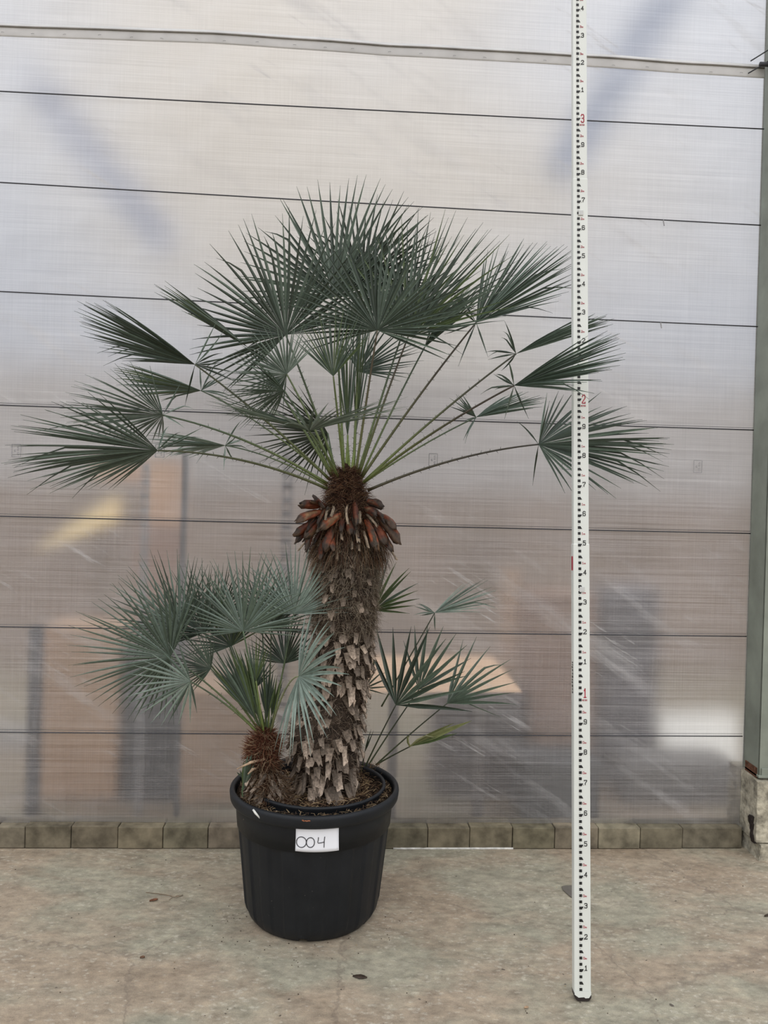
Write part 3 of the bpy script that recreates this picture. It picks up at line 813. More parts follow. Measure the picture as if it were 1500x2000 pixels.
# overlapping worn leaf-base scales: a jagged little slab each, hanging down and out
def scale(s, p, out, w, l, th, flare, tone, jag=True, twist=0):
    dn = Vector((0, 0, -1)); tg = unit(out.cross(dn)); tg = unit(tg * math.cos(twist) + dn * math.sin(twist)); dn = unit(tg.cross(out)) if tg.cross(out).z < 0 else -unit(tg.cross(out))
    rows = []; n = 4
    for i in range(n + 1):
        t = i / n; c = p + dn * l * t + out * (flare * l * (t ** 1.6) + .004)
        ww = w * (1.0 - .30 * t) * .5
        row = []
        for q in (-1, -.5, 0, .5, 1):
            e = c + tg * ww * q + out * (th * .5 * (1 - q * q))
            if i == n and jag: e = e + dn * random.uniform(-.25, .22) * l
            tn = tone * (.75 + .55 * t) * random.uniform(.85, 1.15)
            row.append(s.vert(e, (.235 * tn, .185 * tn, .142 * tn)))
        rows.append(row)
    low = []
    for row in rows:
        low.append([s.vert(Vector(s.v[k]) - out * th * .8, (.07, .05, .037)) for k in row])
    for a, b_ in zip(rows, rows[1:]):
        for j in range(4): s.f.append((a[j], a[j + 1], b_[j + 1], b_[j]))
    for a, b_ in zip(low, low[1:]):
        for j in range(4): s.f.append((a[j + 1], a[j], b_[j], b_[j + 1]))
    for j in range(4): s.f.append((rows[-1][j], rows[-1][j + 1], low[-1][j + 1], low[-1][j]))
    for i in range(n):
        s.f.append((rows[i][0], rows[i + 1][0], low[i + 1][0], low[i][0])); s.f.append((rows[i][4], low[i][4], low[i + 1][4], rows[i + 1][4]))
s = MB(); cnt = 0
k = .3; turn = 0
while k < 10.6:
    c, r = tr_point(k)
    nrow = 15
    for j in range(nrow):
        if random.random() < .12: continue
        a = 2 * PI * (j + turn * .5) / nrow + random.gauss(0, .09); kk = k + random.gauss(0, .12)
        c2, r2 = tr_point(max(0, kk)); out = unit(Vector((math.cos(a), math.sin(a), .0)))
        p = c2 + out * (r2 - .010 + random.uniform(-.006, .004))
        top = kk > 7.2
        if top and random.random() < .45: continue
        w = random.uniform(.022, .042) * (.8 if top else 1); l = random.uniform(.030, .062) * (.7 if top else 1)
        if kk < 2.2: l *= 1.35
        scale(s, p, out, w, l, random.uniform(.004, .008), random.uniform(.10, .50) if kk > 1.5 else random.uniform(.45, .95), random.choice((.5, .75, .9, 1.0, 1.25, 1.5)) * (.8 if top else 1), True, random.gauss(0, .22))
        cnt += 1
    k += .33; turn += 1
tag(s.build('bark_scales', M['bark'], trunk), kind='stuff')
# fibre
def fibres(s, n, kfun, tones, ln, wid, outw, dnw):
    for _ in range(n):
        k = kfun(); c, r = tr_point(k); a = random.uniform(-PI * 1.02, .02 * PI) if random.random() < .8 else random.uniform(0, PI)
        out = Vector((math.cos(a), math.sin(a), 0)); p = c + out * (r - .010); tg = Vector((-out.y, out.x, 0))
        d = unit(out * random.uniform(*outw) + Vector((0, 0, 1)) * random.uniform(*dnw) + tg * random.gauss(0, .6)); l = random.uniform(*ln)
        q = p + d * l * .5 + out * l * .1; e = p + d * l + Vector((random.gauss(0, .15), random.gauss(0, .15), -random.uniform(0, .35))) * l
        w = random.uniform(*wid); tn = random.choice(tones); v = random.uniform(.6, 1.3)
        s.tube([p, q, e], [w, w * .8, w * .3], 3, tuple(x * v for x in tn), cap=False)
s = MB()
fibres(s, 5200, lambda: random.uniform(.2, 11.0), ((.19, .14, .10), (.11, .075, .05), (.26, .205, .15), (.07, .045, .03)), (.015, .045), (.0004, .0009), (.3, 1.0), (-1.0, .7))
fibres(s, 3000, lambda: random.uniform(7.2, 11.2), ((.20, .16, .11), (.14, .105, .075), (.26, .215, .155)), (.02, .055), (.0004, .0009), (.35, 1.0), (-1.2, .3))
tag(s.build('trunk_fibre', M['fibre'], palm), 'grey-brown fibre sticking out between the bark scales', kind='stuff')
s = MB()
fibres(s, 3400, lambda: random.uniform(11.2, 15.4), ((.060, .025, .014), (.105, .050, .025), (.035, .018, .012), (.19, .12, .07)), (.02, .055), (.0004, .0012), (.4, 1.0), (-.6, .9))
for _ in range(900):                        # long loose strands wrapping the old bases
    k = random.uniform(10.4, 12.9); c, r = tr_point(k); a = random.uniform(-PI * 1.02, .02 * PI); out = Vector((math.cos(a), math.sin(a), 0)); tg = Vector((-out.y, out.x, 0))
    p = c + out * (r - .004); l = random.uniform(.035, .10); f = random.uniform(.2, .75); sw = random.gauss(0, .35)
    pts = [p + out * l * f * t + Vector((0, 0, l * (.25 * t - 1.15 * t * t))) + tg * l * sw * t for t in (0, .3, .6, .85, 1)]
    w = random.uniform(.0005, .0014); v = random.uniform(.6, 1.2)
    s.tube(pts, [w, w, w, w * .8, w * .3], 3, tuple(x * v for x in random.choice(((.075, .035, .020), (.13, .075, .04), (.20, .14, .09), (.04, .02, .013)))), cap=False)
tag(s.build('crown_fibre', M['fibre'], palm), 'dark red-brown fibre around the crown', kind='stuff')
# reddish leaf bases under the crown
def sheath(par, a, b_, w, tone=1.0, red=True, ya=None, yb=None):
    A = at(a[0], a[1], ya if ya else TY - .085); B = at(b_[0], b_[1], yb if yb else TY - .16)
    d = B - A; L_ = d.length; d = d / L_; V = unit(A - CAMP); tg = unit(d.cross(V)); nn = unit(tg.cross(d))
    if nn.dot(V) > 0: nn = -nn
    tw = random.gauss(0, .45); tg = unit(tg * math.cos(tw) + nn * math.sin(tw)); nn = unit(tg.cross(d)) if tg.cross(d).dot(nn) > 0 else -unit(tg.cross(d))
    s = MB(); n = 11; rows = []; NQ = 9; sd = random.uniform(0, 90); streak = [random.uniform(.55, 1.25) for q in range(NQ)]
    bend = random.uniform(-.10, .16)
    rag = [random.uniform(-.10, .03) for q in range(NQ)]
    for i in range(n + 1):
        t = i / n
        if red: ww = w * .5 * (.45 + .62 * math.sin(PI * min(1, t * .78 + .04)) ** .8) * (1 if t < .82 else (1 - (t - .82) / .18 * .62))
        else: ww = w * .5 * (1.1 - .25 * t)
        c = A + d * L_ * t + nn * (bend * L_ * t * (1 - t) * 2) - Vector((0, 0, .018 * t * t)); row = []
        for q in range(NQ):
            x = -1 + q / (NQ - 1) * 2; tn = tone * streak[q] * random.uniform(.85, 1.15) * (1 - .45 * abs(x) ** 3)
            base_ = (.190, .050, .020) if red else (.25, .19, .13)
            m_ = noise.noise(Vector((sd + t * 2.2, q * .35, sd)))
            if red and (t > .78 or m_ > .28): base_ = (.080, .050, .032)
            if red and m_ < -.30: base_ = (.17, .095, .048)
            keel = (.62 if red else .30) * ww * (1 - abs(x) ** 1.4)
            p = c + tg * ww * x + nn * keel + noise.noise_vector(c * 60 + Vector((q, sd, 0))) * .0022
            if i >= n - 1: p = p + d * L_ * rag[q] * (1 if i == n else .3)
            row.append(s.vert(p, tuple(v * tn for v in base_)))
        rows.append(row)
    for r0, r1 in zip(rows, rows[1:]):
        for j in range(NQ - 1): s.f.append((r0[j], r0[j + 1], r1[j + 1], r1[j]))
    return s.build('dry_leaf_base', M['sheath'], par, smooth=red, solid=.0025)
def z5(x, y): return (540 + x / 5, 860 + y / 5)
for (a, b_, w, tn) in (((440, 700), (185, 755), .026, 1.1), ((400, 790), (160, 885), .024, .8), ((420, 640), (215, 580), .024, .8), ((650, 715), (415, 830), .024, 1.15),
                       ((575, 830), (460, 1050), .030, 1.0), ((440, 800), (265, 915), .024, .75), ((360, 545), (480, 620), .018, .6), ((870, 780), (1000, 1050), .026, 1.25),
                       ((990, 720), (1215, 975), .030, 1.0), ((960, 830), (1075, 985), .026, .8), ((890, 600), (1055, 610), .022, .45), ((1040, 735), (1165, 835), .020, .9),
                       ((700, 790), (735, 880), .022, .8), ((980, 880), (1140, 1050), .018, .45), ((540, 860), (560, 1050), .022, .9), ((860, 670), (990, 690), .02, .5),
                       ((480, 650), (330, 545), .018, .5), ((930, 860), (960, 1000), .022, 1.0), ((350, 830), (285, 1040), .016, .5), ((440, 980), (430, 1130), .018, .7)):
    sheath(palm, z5(*a), z5(*b_), w * 1.45, tn * random.uniform(.8, 1.1))
for q in range(22):                         # older, darker bases hanging between them
    x0 = random.uniform(380, 1000); y0 = random.uniform(600, 860); dx = (x0 - 690) * random.uniform(.35, .75)
    o = sheath(palm, z5(x0, y0), z5(x0 + dx, y0 + random.uniform(90, 230)), random.uniform(.012, .028), random.uniform(.22, .5), random.random() < .6, TY - .075, TY - random.uniform(.12, .17))
for (a, b_, w) in (((690, 640), (700, 775), .013), ((760, 775), (805, 955), .015), ((830, 860), (900, 1005), .011), ((735, 920), (740, 1020), .011), ((790, 970), (810, 1040), .010),
                   ((620, 1020), (590, 1125), .011), ((430, 860), (205, 1035), .006), ((640, 850), (640, 930), .012), ((560, 650), (530, 700), .012), ((810, 690), (815, 770), .010),
                   ((500, 690), (480, 735), .010), ((1050, 980), (1180, 1125), .008), ((880, 720), (990, 800), .008)):
    o = sheath(palm, z5(*a), z5(*b_), w, 1.1, False); o.name = 'leaf_stub'

# --- fronds of the tall palm
CY = TY
def CB(x, y, dy=0): return at(x, y, CY + dy)
K = dict(th=26)
# hub(px,py,Y)  tip(px,py,Y)  half phi n cup colours
def F_(B, h, t, half, phi, n, cup, cols, **kw): make_frond(palm, B, h, t, half, phi, n, cup, cols, **kw)
gr = dict(c0=(.17, .22, .045), c1=(.075, .10, .04))
F_(CB(672, 925, .03), (654, 580, 3.32), (652, 342, 3.40), 98, 18, 40, .10, 'mid dark', th=24, lift=.02, **gr)
F_(CB(690, 925, .03), (706, 566, 3.30), (728, 376, 3.36), 90, 25, 34, .10, 'dark deep', th=22, lift=.02, **gr)
F_(CB(690, 935, .04), (700, 726, 3.36), (800, 640, 3.42), 70, 40, 24, .12, 'blue mid', th=14, lift=.03)
F_(CB(660, 930, 0), (558, 654, 3.10), (466, 424, 3.12), 104, 22, 42, .12, 'dark deep mid', th=28, lift=.05, c0=(.13, .17, .04), c1=(.045, .06, .03))
F_(CB(655, 930, 0), (560, 731, 2.98), (446, 690, 2.86), 110, 30, 40, .15, 'pale blue pale', th=22, lift=.08, c0=(.17, .21, .06), c1=(.12, .15, .07))
F_(CB(650, 930, .0), (555, 763, 3.02), (430, 788, 2.98), 66, 40, 26, .10, 'mid blue dark', th=20, lift=.08)
F_(CB(694, 930, 0), (737, 645, 2.98), (762, 428, 2.98), 108, 15, 42, .14, 'mid dark deep', th=26, lift=.04, c0=(.15, .17, .05), c1=(.07, .055, .03))
F_(CB(700, 930, .02), (797, 658, 3.10), (890, 408, 3.14), 72, 30, 38, .18, 'dark mid green', th=26, lift=.04, c0=(.13, .16, .04), c1=(.06, .05, .03))
F_(CB(698, 930, .03), (790, 640, 3.22), (850, 440, 3.26), 70, 20, 34, .15, 'dark deep green', th=20, lift=.04)
F_(CB(705, 932, .03), (829, 679, 3.22), (930, 550, 3.30), 26, 62, 26, .14, wmul=1.6, face=.75, cols='mid green', th=14, lift=.05, r0=.005)
F_(CB(672, 925, -.02), (651, 735, 2.97), (650, 590, 2.99), 46, 14, 26, .18, 'green mid dark', th=18, lift=.01, c0=(.16, .20, .04), c1=(.08, .10, .03))
F_(CB(662, 935, -.03), (604, 842, 2.80), (560, 806, 2.40), 108, 0, 44, .34, 'pale blue mid', th=14, lift=.10, c1=(.10, .13, .06), droop=.03, flat=True, edge=.9)
F_(CB(655, 940, .02), (640, 846, 3.22), (486, 868, 3.26), 74, 35, 30, .10, 'deep dark', th=8, lift=.08)
# left side
F_(CB(648, 930, .03), (484, 678, 3.20), (305, 556, 3.24), 16, 76, 18, .10, 'dark green mid', th=16, lift=.06, back=5, wmul=1.8, face=.75)
F_(CB(645, 938, 0), (381, 712, 2.98), (150, 618, 2.94), 34, 64, 40, .10, wmul=1.7, face=.75, back=9, cols='deep dark dark mid', th=26, lift=.06, c0=(.12, .14, .04), c1=(.05, .055, .025))
F_(CB(642, 935, .05), (393, 763, 3.26), (229, 742, 3.34), 34, 66, 28, .12, wmul=1.5, face=.75, back=8, cols='mid blue green', th=10, lift=.10, r0=.004, r1=.0025)
F_(CB(640, 945, .0), (318, 811, 2.96), (122, 806, 2.90), 84, 58, 46, .18, back=4, dense=1.5, face=.4, cols='blue pale mid', th=22, lift=.12)
F_(CB(640, 955, -.04), (308, 880, 2.80), (12, 890, 2.66), 62, 60, 44, .14, back=4, dense=1.3, face=.5, cols='mid blue dark', th=26, lift=.13, c0=(.13, .14, .05), c1=(.06, .065, .03), wmul=1.1)
F_(CB(640, 950, .05), (440, 870, 3.22), (300, 868, 3.34), 30, 68, 24, .12, wmul=1.5, face=.75, back=7, cols='mid pale', th=10, lift=.12, r0=.004, r1=.0025)
# right side
F_(CB(705, 935, 0), (930, 630, 3.02), (1098, 474, 3.02), 46, 52, 42, .12, wmul=1.3, face=.75, back=6, cols='dark mid blue dark', th=24, lift=.05, c0=(.12, .13, .04), c1=(.045, .035, .022))
F_(CB(712, 940, .02), (1008, 691, 3.02), (1184, 614, 3.10), 20, 70, 24, .10, wmul=1.8, face=.75, back=7, cols='dark mid', th=20, lift=.05, c1=(.05, .05, .03))
F_(CB(710, 942, -.04), (1004, 753, 2.64), (1222, 680, 2.40), 32, 62, 38, .10, wmul=1.6, face=.75, back=8, cols='dark blue dark mid', th=22, lift=.06, c1=(.045, .035, .022))
F_(CB(708, 945, .04), (930, 815, 3.22), (1056, 770, 3.34), 24, 62, 22, .12, wmul=1.5, face=.75, back=13, cols='mid blue dark', th=16, lift=.06, r0=.0045, r1=.0028)
F_(CB(718, 958, 0), (1052, 868, 3.06), (1308, 860, 3.00), 80, 58, 50, .10, back=3, dense=1.6, face=.45, wmul=1.2, cols='deep dark mid', th=26, lift=.10, c0=(.08, .07, .035), c1=(.035, .03, .02))
# young erect spears in the heart
for (b0, tx_, ty_, Y) in ((676, 690, 560, 3.10), (682, 668, 610, 3.16), (688, 715, 560, 3.18)):
    make_frond(palm, CB(b0, 915), (b0 + (tx_ - b0) * .25, 850, Y), (tx_, ty_, Y + .02), 5, 10, 7, .3, 'green mid', th=10, lift=0, c0=(.20, .26, .05), c1=(.12, .16, .04))

# ------------------------------------------------------------------ young palm at the left
YY = 2.955
yb = at(520, 1585, YY)
young = thing('young_fan_palm', yb, 'young blue-green fan palm growing at the left side of the tub', 'palm')
SL = [(533, 1592, .085), (530, 1560, .088), (524, 1530, .070), (518, 1500, .058), (514, 1470, .058), (517, 1448, .058), (519, 1432, .034), (518, 1420, .008)]
s = MB(); rings = []
def st_point(k):
    i = max(0, min(len(SL) - 2, int(k))); f_ = k - i
    a = at(SL[i][0], SL[i][1], YY); b_ = at(SL[i + 1][0], SL[i + 1][1], YY); return a.lerp(b_, f_), SL[i][2] + (SL[i + 1][2] - SL[i][2]) * f_
for i in range(46):
    k = 7 * i / 45; c, r = st_point(k); row = []
    for j in range(40):
        a = 2 * PI * j / 40; d = Vector((math.cos(a), math.sin(a), 0)); q = c + d * r
        tn = .6 + .8 * noise.noise(q * 40); row.append(s.vert(c + d * max(.003, r - .008 + .012 * noise.noise(q * 30)), (.075 * tn, .032 * tn, .017 * tn)))
    rings.append(row)
for a, b_ in zip(rings, rings[1:]):
    for j in range(40): s.f.append((a[j], a[(j + 1) % 40], b_[(j + 1) % 40], b_[j]))
s.f.append(tuple(rings[-1]))
stump = s.build('stump', M['bark'], young, smooth=True)
s = MB()
for _ in range(2600):
    k = random.uniform(.6, 6.6); c, r = st_point(k); a = random.uniform(-PI, .1); out = Vector((math.cos(a), math.sin(a), 0)); p = c + out * (r - .01)
    tg = Vector((-out.y, out.x, 0)); d = unit(out * random.uniform(.4, 1) + Vector((0, 0, 1)) * random.uniform(-.8, .8) + tg * random.gauss(0, .5)); l = random.uniform(.018, .055)
    w = random.uniform(.0006, .0019); tn = random.choice(((.10, .034, .019), (.07, .024, .014), (.17, .075, .04), (.26, .18, .11)) if k > 3.5 else ((.12, .07, .04), (.20, .14, .09), (.06, .035, .02)))
    s.tube([p, p + d * l * .5, p + d * l], [w, w * .8, w * .2], 3, tn, cap=False)
tag(s.build('stump_fibre', M['fibre'], young), 'spiky reddish-brown fibre around the stump', kind='stuff')
s = MB()
for _ in range(60):
    k = random.uniform(.3, 3.2); c, r = st_point(k); a = random.uniform(-PI, 0); out = Vector((math.cos(a), math.sin(a), 0))
    scale(s, c + out * (r - .01), out, random.uniform(.012, .024), random.uniform(.03, .055), .004, random.uniform(.3, .9), random.choice((.5, .8, 1.2)), True, random.gauss(0, .5))
s.build('stump_scales', M['bark'], stump)
for (a, b_) in (((518, 1482), (462, 1502)), ((502, 1500), (484, 1512))):
    s = MB(); s.tube([at(a[0], a[1], YY - .05), at((a[0] + b_[0]) / 2, (a[1] + b_[1]) / 2 - 3, YY - .075), at(b_[0], b_[1], YY - .09)], [.005, .006, .002], 6, (.36, .25, .16))
    s.build('dry_stub', M['sheath'], young, smooth=True)
def YB(x, y, dy=0): return at(x, y, YY + dy)
def Y_(B, h, t, half, phi, n, cup, cols, **kw):
    kw.setdefault('r0', .0045); kw.setdefault('r1', .0026); kw.setdefault('th', 8)
    make_frond(young, B, h, t, half, phi, n, cup, cols, **kw)
Y_(YB(505, 1432), (333, 1283, 2.86), (130, 1247, 2.80), 104, 30, 42, .16, 'blue mid mid', lift=.10)
Y_(YB(508, 1430, .02), (352, 1231, 2.96), (235, 1108, 2.98), 84, 28, 36, .14, 'mid blue dark', lift=.08)
Y_(YB(511, 1428, .03), (399, 1236, 3.04), (342, 1100, 3.08), 84, 30, 32, .16, 'mid dark blue', lift=.06)
Y_(YB(514, 1428, -.01), (475, 1233, 2.86), (467, 1066, 2.86), 96, 22, 36, .14, 'blue mid mid', lift=.02, c0=(.13, .18, .05), c1=(.09, .13, .07), r0=.006)
Y_(YB(530, 1430, .03), (574, 1199, 3.00), (572, 1052, 3.02), 88, 15, 34, .14, 'pale blue pale', lift=.02)
Y_(YB(528, 1430, .05), (556, 1296, 3.08), (552, 1192, 3.12), 78, 20, 24, .14, 'dark deep mid', lift=.04, c1=(.04, .045, .025))
Y_(YB(510, 1430, .04), (428, 1210, 3.12), (400, 1098, 3.16), 80, 30, 28, .14, 'mid dark', lift=.04)
Y_(YB(520, 1430, .05), (512, 1215, 3.12), (520, 1088, 3.16), 78, 20, 28, .14, 'mid blue', lift=.02)
Y_(YB(505, 1432, -.02), (372, 1331, 2.84), (248, 1366, 2.78), 88, 35, 18, .12, 'pale blue pale', lift=.10)
Y_(YB(508, 1430, .02), (412, 1306, 2.92), (322, 1270, 2.92), 74, 30, 24, .14, 'dark mid', lift=.06)
Y_(YB(528, 1430, -.02), (583, 1321, 2.74), (668, 1338, 2.52), 97, 0, 26, .06, wmul=1.25, cols= 'pale pale blue', lift=.35, c0=(.16, .17, .07), c1=(.20, .22, .12), droop=.10, edge=.9)
Y_(YB(520, 1430, .06), (498, 1345, 3.05), (500, 1258, 3.07), 46, 20, 14, .2, 'dark mid', lift=.02)
Y_(YB(516, 1430, .02), (452, 1262, 3.02), (410, 1150, 3.06), 84, 25, 26, .14, 'mid dark green', lift=.03)
Y_(YB(524, 1430, .03), (530, 1228, 3.06), (556, 1110, 3.08), 84, 25, 26, .14, 'dark mid', lift=.03, c1=(.05, .06, .03))
# closed pleated young leaves
Y_(YB(512, 1436, -.01), (499, 1405, 2.93), (425, 1268, 2.88), 17, 15, 12, .5, 'green mid dark', lift=0, th=0, wmul=1.4, rnd=.4, fuse=.5)
Y_(YB(514, 1436, 0), (505, 1400, 2.95), (452, 1262, 2.93), 16, 15, 10, .5, 'mid green', lift=0, th=0, wmul=1.4, rnd=.4, fuse=.5)
Y_(YB(522, 1436, .02), (521, 1405, 2.98), (524, 1300, 3.0), 14, 10, 8, .5, 'dark green', lift=0, th=0, wmul=1.3, rnd=.4, fuse=.5)
Y_(YB(526, 1436, .03), (530, 1400, 3.0), (545, 1320, 3.02), 12, 10, 6, .5, 'green mid', lift=0, th=0, wmul=1.2, rnd=.4, fuse=.5)
Y_(YB(516, 1436, -.02), (500, 1330, 2.90), (505, 1235, 2.90), 20, 10, 8, .4, 'green mid', lift=0, th=0, rnd=.5, c0=(.15, .2, .04), c1=(.13, .17, .05))
# seedling blades at the tub edge
seed = thing('palm_seedling', at(474, 1552, 2.90), 'small green seedling blade poking up at the left edge of the tub', 'seedling')
s = MB(); fan(s, at(474, 1545, 2.90), at(489, 1466, 2.88), 9, 0, 4, .1, [LEAFC['green'], LEAFC['mid']], wmul=2, fuse=.5); s.build('blade', M['leaf'], seed)
s = MB(); fan(s, at(474, 1520, 2.90), at(462, 1500, 2.88), 9, 0, 2, .1, [LEAFC['mid']], wmul=1, fuse=.5); s.build('blade', M['leaf'], seed)
s = MB(); s.tube([at(474, 1556, 2.90), at(473, 1545, 2.90), at(476, 1525, 2.90)], .0028, 5, (.07, .11, .05)); s.build('stem', M['stalk'], seed)

# ------------------------------------------------------------------ suckers at the right
RY = 3.27
suck = thing('palm_sucker', at(722, 1512, RY), 'sparse-leaved palm shoots growing at the right rear of the tub', 'palm')
def SB(x, y, dy=0): return at(x, y, RY + dy)
def S_(B, h, t, half, phi, n, cup, cols, **kw):
    kw.setdefault('r0', .0038); kw.setdefault('r1', .0025); kw.setdefault('th', 0); kw.setdefault('c0', (.07, .09, .035)); kw.setdefault('c1', (.035, .04, .022)); kw.setdefault('wmul', 1.15); kw.setdefault('lift', .03)
    return make_frond(suck, B, h, t, half, phi, n, cup, cols, **kw)
S_(SB(712, 1500), (773, 1377, 3.22), (858, 1232, 3.22), 58, 12, 10, .1, 'mid dark mid', fuse=.30, edge=.9)
S_(SB(716, 1500, .03), (818, 1347, 3.30), (880, 1225, 3.32), 46, 15, 8, .1, 'mid blue', fuse=.30, edge=.8)
S_(SB(734, 1494, .04), (873, 1374, 3.30), (992, 1278, 3.30), 38, 25, 9, .1, 'blue mid', fuse=.25, edge=.9, asym=-.05)
S_(SB(745, 1380, .05), (849, 1197, 3.36), (972, 1146, 3.38), 30, 50, 14, .2, 'mid blue pale', fuse=.25, edge=.7, lift=.0, back=6, face=.4)
S_(SB(730, 1300, .12), (730, 1192, 3.38), (784, 1098, 3.38), 62, 20, 14, .1, 'mid green', fuse=.3, lift=0)
S_(SB(715, 1400, .06), (712, 1345, 3.32), (762, 1312, 3.32), 46, 10, 6, .1, 'mid', fuse=.3, lift=0)
S_(SB(737, 1492, .02), (801, 1458, 3.24), (922, 1408, 3.22), 7, 10, 3, .1, 'olive green', fuse=.4, lift=.02, wmul=1.6, label='withered yellow-green frond with curled tips')
S_(SB(705, 1512), (712, 1470, 3.24), (731, 1408, 3.24), 4, 0, 2, .1, 'deep', fuse=.3, lift=0)
s = MB(); s.tube([at(801, 1458, 3.24), at(797, 1450, 3.235), at(796, 1440, 3.23), at(799, 1438, 3.225)], [.004, .005, .004, .002], 5, LEAFC['olive'])
s.tube([at(801, 1458, 3.24), at(815, 1445, 3.23), at(832, 1437, 3.225), at(848, 1440, 3.22)], [.003, .004, .004, .001], 5, (.2, .2, .09)); s.build('curled_blade', M['leaf'], suck)
s = MB(); s.tube([at(917, 1378, 3.28), at(950, 1390, 3.27), at(979, 1401, 3.26)], [.0012, .003, .0008], 4, LEAFC['mid']); 
s = MB(); A_ = at(873, 1374, 3.30); s.tube([A_, at(905, 1370, 3.28), at(940, 1385, 3.27), at(979, 1401, 3.26)], [.002, .0028, .0026, .0006], 4, LEAFC['mid'], cap=False); s.build('drooping_blade', M['leaf'], suck)
s = MB()
for _ in range(260):
    c = at(random.uniform(705, 742), random.uniform(1492, 1530), RY + random.uniform(-.03, .03)); d = Vector((random.gauss(0, 1), random.gauss(0, 1), random.uniform(.2, 1.4))); d = unit(d) * random.uniform(.01, .035)
    s.tube([c, c + d], [.0009, .0003], 3, random.choice(((.16, .10, .05), (.09, .05, .03), (.22, .15, .08))), cap=False)
tag(s.build('shoot_fibre', M['fibre'], suck), 'brown fibre around the foot of the shoots', kind='stuff')

# ------------------------------------------------------------------ levelling staff
SX, SY, LX, LYY = .6977, 2.5162, -.0141, .0684
zax = unit(Vector((LX, LYY, 1))); xax = unit(Vector((1, 0, 0)) - zax * zax.x); yax = zax.cross(xax)   # yax points away from the camera
SB0 = Vector((SX, SY, 0))
staff = thing('levelling_staff', SB0, 'white telescopic levelling staff with black graduations standing right of the palm', 'measuring staff')
LEN = Vector((LX, LYY, 1)).length
def sp(x, z, y=0): return SB0 + Vector((LX, LYY, 1)) * z + xax * x + yax * y     # z = height mark in metres
secs = [('lower_section', .022, 1.505, .0555, .034, 0), ('middle_section', 1.49, 2.786, .0525, .030, .0018), ('upper_section', 2.77, 4.15, .0500, .026, .0036)]
for nm, z0, z1, w, dp, y0 in secs:
    s = MB(); o = sp(-w / 2, z0, y0); s.box(o, xax * w, yax * dp, sp(0, z1) - sp(0, z0))
    s.build(nm, M['staffw'], staff, bevel=.0035, seg=3)
# recessed groove lines beside the face of the upper sections
s = MB(); w = .0565
A = [(-w / 2, .028), (-w / 2 + .003, .012), (-w / 2 + .012, .003), (w / 2 - .008, .003), (w / 2, .012), (w / 2, .028)]
f0 = [s.vert(sp(x, z, -.0012)) for x, z in A]; f1 = [s.vert(sp(x, z, .036)) for x, z in A]
s.f.append(tuple(f0)); s.f.append(tuple(reversed(f1)))
for i in range(6): s.f.append((f0[i], f1[i], f1[(i + 1) % 6], f0[(i + 1) % 6]))
s.build('foot_cap', M['cap'], staff, bevel=.001)
s = MB()   # the white face tapers into the cap
f0 = [s.vert(sp(x, z, -.0018)) for x, z in ((-w / 2 + .001, .034), (-w / 2 + .001, .024), (-w / 2 + .014, .0145), (w / 2 - .024, .016), (w / 2 - .020, .0125), (w / 2 - .008, .0135), (w / 2 - .001, .024), (w / 2 - .001, .034))]
s.f.append(tuple(f0)); s.build('worn_paint_edge', M['staffw'], staff, solid=.0006)
def secy(z): return 0 if z < 1.518 else (.0018 if z < 2.785 else .0036)
def secx(z): return .0 if z < 1.50 else (-.0012 if z < 2.785 else -.0022)
def poly(s, pts, off=-.0009):
    zc = sum(p[1] for p in pts) / len(pts); y = secy(zc) + off; x0 = secx(zc)
    a = [s.vert(sp(x + x0, z, y)) for x, z in pts]; b_ = [s.vert(sp(x + x0, z, y + .0006)) for x, z in pts]
    s.f.append(tuple(a)); n = len(pts)
    for i in range(n): s.f.append((a[i], b_[i], b_[(i + 1) % n], a[(i + 1) % n]))
X0, X1, X2 = -.0108, -.0014, .0024
clipz = (2.66, 1.35)
tick = MB(); tiny = MB()
z = .02; k = 1
while z < 4.1:
    m_ = k % 5; h = .0046
    if m_ == 0: pts = [(X0, z - h), (X1 - .0005, z - h), (X2 + .001, z + h), (X0, z + h)]
    elif m_ == 3: pts = [(X0, z - h), (X2 + .001, z - h), (X1 - .0005, z + h), (X0, z + h)]
    else: pts = [(X0, z - h), (X1, z - h), (X1, z + h), (X0, z + h)]
    poly(tick, pts)
    for q in (-.001, .002):
        poly(tiny, [(X0 + .001 + q + .001, z + .0090), (X0 + .002 + q + .001, z + .0090), (X0 + .002 + q + .001, z + .0112), (X0 + .001 + q + .001, z + .0112)])
    k += 1; z = .02 * k
tick.build('graduation_marks', M['black'], staff)
tiny.build('fine_marks', M['grey'], staff)
